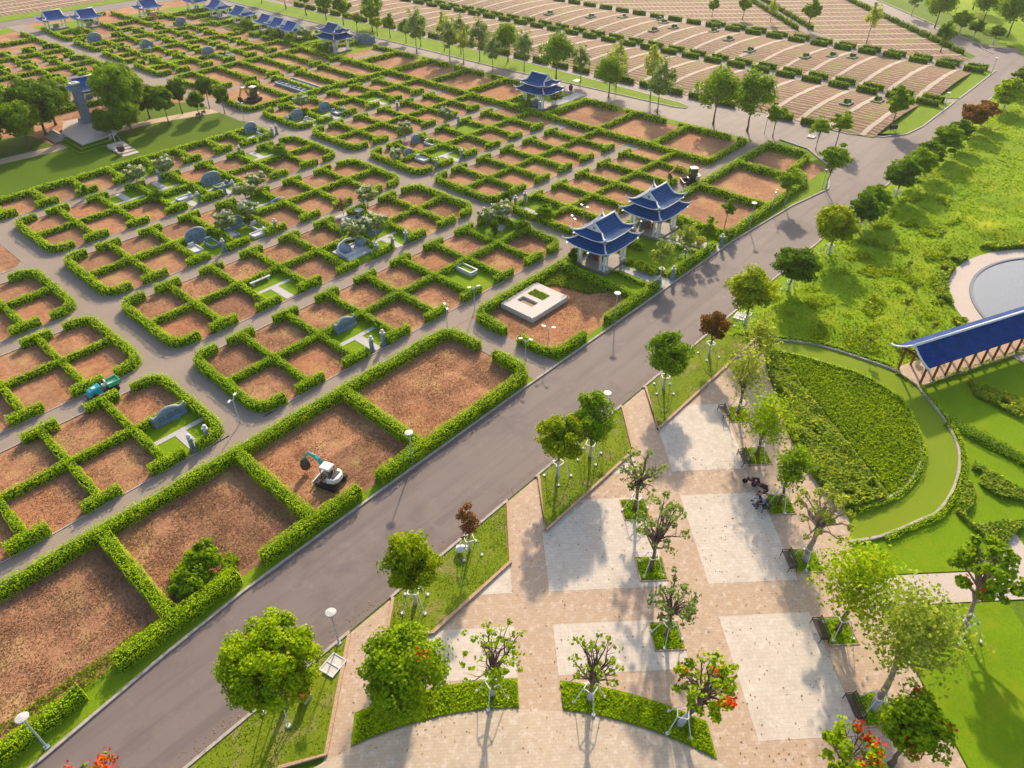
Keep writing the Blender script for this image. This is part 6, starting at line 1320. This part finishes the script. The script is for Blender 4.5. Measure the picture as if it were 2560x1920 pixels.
scatter('weed_patch', 'green weeds creeping out of the hedge behind the concrete slab', 'weeds', [(54, 45.3), (59.4, 45.2), (59.2, 38.5), (57.5, 40), (56.5, 44)], 2500, 'turf_blade', .16, .0, .3)
scatter('weed_patch', 'loose green scrub spreading through the littered roadside lot', 'weeds', [(6.4, 35.6), (11.5, 35.6), (11, 37.5), (9.5, 39.6), (7.2, 38.8)], 3200, 'leaf_bright', .15, .0, .4, lambda x, y: .0, lambda x, y: cl(x, y, .9) > .0)
scatter('weed_patch', 'green weeds along the hedge of the nearest brown lot', 'weeds', [(-12, 36.5), (5, 36.2), (5.2, 35.2), (1.6, 34.9), (-.6, 34.6), (-12, 35)], 2500, 'turf_blade', .14, .0, .25)
leaf_l = leafmat('fallen_leaf', (.20, .10, .03), (.42, .26, .08), transl=.1); M['fallen'] = leaf_l
scatter('fallen_leaves', 'small fallen leaves scattered on the plaza paving and kerbs', 'fallen leaves', [(7.5, 20), (12.5, 25.5), (45, 25.5), (45, 8), (26, -2), (22, 4)], 900, 'fallen', .10, .0, .01, lambda x, y: .03, jit=.15)
scatter('fallen_leaves', 'small fallen leaves blown along the road kerbs', 'fallen leaves', [(-5, 26.1), (70, 26.1), (70, 27.2), (-5, 27.2)], 420, 'fallen', .10, .0, .01, lambda x, y: .02, lambda x, y: random.random() < 1.2 - (y - 26) , jit=.15)
tm = MB()
for off in (-.72, .72):
    P = [(20.4 + off * .95 + .25 * math.sin(k * .5), 36.6 + k * .7) for k in range(10)] if 0 else [(23.6 - .42 * k + off * .2, 36.2 + off * .9 + .03 * k * k * .3) for k in range(9)]
    for i in range(len(P) - 1):
        (xa, ya), (xb, yb) = P[i], P[i + 1]; dx, dy = xb - xa, yb - ya; l = math.hypot(dx, dy); nx, ny = -dy / l * .15, dx / l * .15
        tm.add([(xa - nx, ya - ny, .008), (xb - nx, yb - ny, .008), (xb + nx, yb + ny, .008), (xa + nx, ya + ny, .008)], [(0, 1, 2, 3)])
ST(tm, 'earth', layered('pressed_soil', [(.16, .075, .04), (.22, .11, .06)], [(.10, .05, .03), (.25, .13, .07)], smalls=6, bmp=.8, bs=9, bd=.06))
# ================================================================ MACHINES, MOTORBIKES, PEOPLE
def excavator(name, label, loc, rz, sc, body, arm, roof, cab_glass=False, fold=0.0):
    g = thing(name, label, 'excavator', loc, rz, 'excavators'); g.scale = (sc, sc, sc)
    for s in (-1, 1):
        t = MB(); n = 16; P = [(-.75 + .24 * math.cos(R(90 + 180 * k / 8)), .26 + .24 * math.sin(R(90 + 180 * k / 8))) for k in range(9)] + [(.75 + .24 * math.cos(R(-90 + 180 * k / 8)), .26 + .24 * math.sin(R(-90 + 180 * k / 8))) for k in range(9)]
        y0, y1 = s * .75 - .15, s * .75 + .15; k = len(P); t.add([(x, y0, z) for x, z in P] + [(x, y1, z) for x, z in P], [(i, (i + 1) % k, k + (i + 1) % k, k + i)[::-1] for i in range(k)] + [tuple(range(k)), tuple(range(k, 2 * k))[::-1]])
        t.build('track', M['black'], g)
    b = MB(); b.box((0, 0, .36), (1.1, 1.2, .25)); b.bar((.6, -.4, .3), (1.15, -.4, .22), .1, .1); b.bar((.6, .4, .3), (1.15, .4, .22), .1, .1); b.build('undercarriage', M['dark'], g)
    b = MB(); b.box((1.22, 0, .24), (.08, 1.7, .38)); b.build('dozer_blade', M[body] if not cab_glass else M['dark'], g)
    b = MB(); pts = [(.55, -.72), (.55, .72), (-.2, .80), (-.75, .62), (-.98, .25), (-.98, -.25), (-.75, -.62), (-.2, -.80)]; b.prism(pts, .52, .68); b.build('turntable_deck', M['dark'], g)
    b = MB(); b.prism([(-.18, .78), (-.74, .63), (-.99, .26), (-.99, -.26), (-.74, -.63), (-.18, -.78), (-.35, -.45), (-.6, 0), (-.35, .45)], .68, 1.12); b.build('counterweight', M[body], g, bevel=.04)
    b = MB(); b.box((-.42, 0, .95), (.55, .9, .5)); b.build('engine_cover', M['dark'], g, bevel=.04)
    b = MB(); b.box((-.02, .12, 1.0), (.42, .46, .14)); b.box((-.22, .12, 1.28), (.12, .44, .48)); b.build('seat', M['black'], g)
    for x, y in ((.42, -.16), (.42, .58), (-.42, -.16), (-.42, .58)):
        c = MB(); c.tube([(x, y, .68), (x * .95, y, 2.05)], .03, 6); c.build('cab_post', M['dark'], g)
    if cab_glass:
        c = MB(); c.box((0, .21, 1.38), (.80, .70, 1.25)); c.build('cab_window', M['glass'], g)
    r = MB(); r.box((0, .21, 2.1), (1.02, .92, .12), taper=.86); r.build('canopy', M[roof], g, bevel=.04)
    l = MB()
    for y in (.05, .35): l.tube([(.4, y, .68), (.44, y, 1.15)], .018, 5)
    l.build('lever', M['black'], g)
    y = -.30
    P0, P1, P2, P3 = (.5, y, .85), (1.15, y, 1.95), (2.15, y, 2.25), (2.85, y, 1.30)
    bm_ = MB(); bm_.bar(P0, P1, .2, .26, (0, 1, 0)); bm_.bar(P1, (1.55, y, 2.2), .2, .26, (0, 1, 0)); bm_.bar((1.5, y, 2.18), P2, .19, .22, (0, 1, 0)); bm_.build('boom', M[arm], g)
    cy = MB(); cy.tube([(.62, y, .75), (1.25, y, 1.55)], .045, 6); cy.tube([(1.3, y, 2.3), (2.15, y, 2.42)], .04, 6); cy.build('ram', M['pole'], g)
    st = MB(); st.bar((2.0, y, 2.42), P3, .16, .2, (0, 1, 0)); st.build('stick', M[arm], g)
    bk = MB(); bp = [(2.85, 1.35), (2.62, 1.02), (2.42, .66), (2.5, .36), (2.85, .30), (3.02, .62), (2.98, 1.0)]
    k = len(bp); bk.add([(x, y - .3, z) for x, z in bp] + [(x, y + .3, z) for x, z in bp], [(i, (i + 1) % k, k + (i + 1) % k, k + i)[::-1] for i in range(k)] + [tuple(range(k)), tuple(range(k, 2 * k))[::-1]])
    for j in range(4): bk.box((2.40, y - .24 + j * .16, .42), (.12, .06, .08))
    bk.build('bucket', M['dark'], g); return g
excavator('mini_excavator', 'teal mini excavator with white canopy parked in a brown roadside lot', (20.4, 37.7, .02), R(108), .98, 'paint', 'teal', 'paint')
excavator('mini_excavator', 'yellow excavator with cream body standing on the path near the road junction', (92.6, 47.5, .04), R(138), 1.15, 'yellow_pale', 'yellow', 'cream', True)
excavator('mini_excavator', 'orange-yellow excavator in a dirt plot above the memorial lawn', (71.6, 129.6, .02), R(205), 1.25, 'yellow', 'yellow', 'cream', True)
g = thing('dumper', 'small teal and green dumper tractor squeezed between two hedges on a path', 'dumper', (13.3, 62.75, .03), R(180)); g.scale = (.95, .95, .95)
b = MB(); b.add([(1.45, -.42, .55), (1.45, .42, .55), (.15, .5, .5), (.15, -.5, .5), (1.3, -.36, 1.0), (1.3, .36, 1.0), (.15, .46, 1.22), (.15, -.46, 1.22)], [(0, 3, 2, 1)[::-1], (4, 5, 6, 7), (0, 1, 5, 4), (1, 2, 6, 5), (2, 3, 7, 6), (3, 0, 4, 7)]); b.build('hood', M['teal_blue'], g, bevel=.06)
b = MB(); b.box((.72, 0, 1.13), (.34, .36, .05)); b.build('hood_vent', M['green_pale'], g)
b = MB(); b.box((0, 0, .45), (2.9, .7, .16)); b.build('chassis', M['dark'], g)
b = MB(); b.box((1.6, 0, .55), (.12, .8, .2)); b.build('bumper', M['dark'], g)
for x in (.95, -1.0):
    for y in (-.55, .55):
        w = MB(); w.tube([(x, y - .11, .34), (x, y + .11, .34)], .34, 14); w.build('wheel', M['black'], g)
b = MB(); b.box((-.25, .0, .95), (.36, .5, .1)); b.box((-.43, 0, 1.2), (.1, .5, .4)); b.build('seat', M['cream'], g)
b = MB(); b.tube([(.1 , 0, 1.1), (-.05, 0, 1.35)], .02, 5); b.tube([(-.05 + .14 * math.cos(R(30 * k)) * .6, .16 * math.sin(R(30 * k)), 1.35 + .10 * math.cos(R(30 * k))) for k in range(13)], .02, 5); b.build('steering_wheel', M['dark'], g)
b = MB()
for x, y, dx, dy in ((-1.05, .52, 1.2, .06), (-1.05, -.52, 1.2, .06), (-.48, 0, .06, .98), (-1.62, 0, .06, .98)): b.box((x, y, .92), (dx, dy, .42))
b.build('dump_bed', M['green_paint'], g); MB().box((-1.05, 0, .78), (1.1, .98, .08)).build('bed_floor', M['green_pale'], g)
# motorbikes
mbk = thing('motorbike', 'x', 'motorbike', (0, 0, -50))
for x in (-.62, .62):
    w = MB(); w.lathe([(.20, -.05), (.29, -.05), (.29, .05), (.20, .05), (.20, -.05)], (0, 0, 0), 18); o = w.build('wheel', M['black'], mbk); o.rotation_euler = (R(90), 0, 0); o.location = (x, 0, .29)
    h = MB(); h.lathe([(.05, -.03), (.2, -.012), (.2, .012), (.05, .03)], (0, 0, 0), 10); o2 = h.build('rim', M['steel'], o)
b = MB(); b.bar((-.6, 0, .3), (-.1, 0, .42), .12, .12); b.bar((-.1, 0, .42), (.35, 0, .55), .16, .22); b.bar((.35, 0, .5), (.48, 0, .95), .2, .14); b.bar((-.75, 0, .72), (-.1, 0, .6), .22, .2); b  .build('body', plain('dark_red_body', (.16, .015, .02), .45), mbk, bevel=.02)
b = MB(); b.bar((-.72, 0, .84), (.05, 0, .76), .24, .09); b.build('seat', M['black'], mbk, bevel=.02)
b = MB(); b.tube([(.62, -.07, .3), (.47, -.07, .95)], .022, 5); b.tube([(.62, .07, .3), (.47, .07, .95)], .022, 5); b.build('fork', M['pole'], mbk)
b = MB(); b.tube([(.36, -.34, 1.02), (.46, -.1, 1.0), (.46, .1, 1.0), (.36, .34, 1.02)], .018, 5); b.build('handlebar', M['black'], mbk); MB().box((.54, 0, .9), (.1, .15, .14)).build('headlight', M['steel'], mbk)
b = MB(); b.tube([(-.1, .14, .3), (-.75, .16, .36)], .045, 6); b.build('exhaust', M['pole'], mbk); b = MB(); b.bar((-.05, .1, .3), (-.15, .3, .02), .025, .025); b.build('kickstand', M['pole'], mbk)
for a, b_, rz, lab in [(42.8, 12.5, 120, 'dark red motorbike parked on the plaza, farther one of two by the bench'), (42.7, 11.7, 95, 'dark red motorbike parked on the plaza, next to the seated people'), (59.9, 128.9, 20, 'motorbike parked on the lawn walk, left of the two'), (61.2, 129.5, 30, 'motorbike parked on the lawn walk, right of the two')]:
    put(mbk, (a, b_, .03), .78, R(rz), lab, 'parked motorbikes')
# people
def skin_obj(name, chains, mat, parent, sub=1):
    """chains: list of [(x,y,z,r), ...]; points that coincide are shared, the first point is the root"""
    bm = bmesh.new(); lay = bm.verts.layers.skin.verify(); seen = {}
    first = True
    for ch in chains:
        prev = None
        for x, y, z, r in ch:
            k = (round(x, 3), round(y, 3), round(z, 3))
            if k not in seen:
                v = bm.verts.new((x, y, z)); v[lay].radius = (r, r); v[lay].use_root = first; first = False; seen[k] = v
            v = seen[k]
            if prev is not None and prev is not v and not bm.edges.get((prev, v)): bm.edges.new((prev, v))
            prev = v
    me = bpy.data.meshes.new(name); bm.to_mesh(me); bm.free(); me.materials.append(M[mat])
    o = link_mesh(name, me, parent); s = o.modifiers.new('skin', 'SKIN'); s.use_smooth_shade = True
    ss = o.modifiers.new('sub', 'SUBSURF'); ss.levels = sub; ss.render_levels = sub; return o
def seated(label, loc, rz, shirt, trousers, hat, lean=.06, legx=.1):
    g = thing('person', label, 'person', loc, rz)
    pel = (0, 0, .52, .13); ch = (0, -lean, .78, .15); sh = (0, -lean * 1.5, .98, .12); nk = (0, -lean * 1.7, 1.06, .055); hd = (0, -lean * 2.2, 1.18, .085); ht = (0, -lean * 2.2, 1.26, .07)
    body = [[pel, ch, sh, nk, (0, -lean * 2.3, 1.12, .072), hd, ht]]
    for s in (-1, 1):
        hand = (s * .16, -.36, .60)
        body.append([sh, (s * .17, -lean * 1.5, .96, .06), (s * .25, -.10, .74, .045), (s * .19, -.31, .63, .034), (hand[0], hand[1], hand[2], .036)])
        for k in range(5):
            dx = (k - 2) * .018 * s; L = (.05, .075, .08, .075, .055)[k]
            if k == 0: body.append([(hand[0], hand[1], hand[2], .036), (hand[0] - s * .04, hand[1] + .005, hand[2] + .005, .011), (hand[0] - s * .055, hand[1] - .03, hand[2] - .005, .009)])
            else: body.append([(hand[0], hand[1], hand[2], .036), (hand[0] + dx, hand[1] - .035, hand[2] + .004, .010), (hand[0] + dx * 1.2, hand[1] - .035 - L * .6, hand[2] - .006, .009), (hand[0] + dx * 1.2, hand[1] - .035 - L, hand[2] - .022, .008)])
        body.append([pel, (s * .09, -.06, .52, .095), (s * legx * 1.2, -.44, .50, .07), (s * legx * 1.1, -.46, .26, .055), (s * legx * 1.1, -.44, .08, .042), (s * legx * 1.2, -.58, .035, .04)])
    skin_obj('body', body, 'skin', g)
    t = [[(0, .01, .50, .15), (0, -lean, .78, .175), (0, -lean * 1.5, .98, .135)]] + [[(0, -lean * 1.5, .98, .135), (s * .18, -lean * 1.5, .955, .075), (s * .25, -.09, .75, .06), (s * .20, -.27, .645, .05)] for s in (-1, 1)]
    skin_obj('shirt', t, shirt, g)
    t = [[(0, .0, .51, .14), (s * .09, -.06, .52, .112), (s * legx * 1.2, -.44, .51, .085), (s * legx * 1.1, -.46, .27, .072), (s * legx * 1.1, -.44, .11, .06)] for s in (-1, 1)]
    skin_obj('trousers', t, trousers, g)
    for s in (-1, 1): m_ = MB(); m_.box((s * legx * 1.2, -.54, .04), (.09, .26, .08)); m_.build('shoe', M['black'], g, bevel=.02)
    hx = -lean * 2.2
    f = MB(); f.box((0, hx - .088, 1.175), (.022, .03, .04), taper=.6); f.build('nose', M['skin'], g)
    for s in (-1, 1):
        e = MB(); e.lathe([(.0, -.012), (.012, 0), (.0, .012)], (s * .032, hx - .08, 1.195), 6); e.build('eye', M['black'], g)
        e = MB(); e.box((s * .085, hx, 1.18), (.02, .035, .05)); e.build('ear', M['skin'], g)
    m_ = MB(); m_.box((0, hx - .082, 1.135), (.04, .012, .01)); m_.build('mouth', plain('lip', (.3, .1, .09), .6), g)
    hr = MB(); hr.lathe([(.092, 1.17), (.10, 1.22), (.088, 1.27), (.05, 1.30), (0, 1.305)], (0, hx + .014, 0), 12); hr.build('hair', M['black'], g, smooth=True)
    if hat:
        h_ = MB(); h_.lathe([(.24, 1.22), (.235, 1.235), (.12, 1.33), (.0, 1.40)], (0, hx, 0), 18); h_.build('conical_hat', M['hat'], g)
    return g
bx, by_ = SD(36.75, 21.55)
ux, uy = -Q2, -Q2        # bench length direction (local +x)
seated('person in a dark top and white trousers leaning forward on the plaza bench', (bx - ux * .35 - Q2 * .05, by_ - uy * .35 + Q2 * .05, .0), R(225), 'cloth_dark', 'cloth_white', False, .13, .16)
seated('person in a blue shirt and conical straw hat on the plaza bench', (bx + ux * .18, by_ + uy * .18, .0), R(225), 'cloth_blue', 'cloth_dark', True, .05, .1)
# ================================================================ AIR
hz = bpy.data.materials.new('thin_haze'); hz.use_nodes = True; nt = hz.node_tree; nt.nodes.clear()
mo = nt.nodes.new("ShaderNodeOutputMaterial"); pv = nt.nodes.new("ShaderNodeVolumePrincipled"); pv.inputs["Color"].default_value = (.95, .93, .88, 1)
pv.inputs["Density"].default_value = 0.00012; pv.inputs["Anisotropy"].default_value = .3
nt.links.new(pv.outputs[0], mo.inputs["Volume"])
mb = MB(); mb.box((200, 200, 22), (1480, 1480, 46)); o = mb.build('haze', hz); o["kind"] = "stuff"; tag(o, 'thin pale haze lying over the whole cemetery', 'haze')
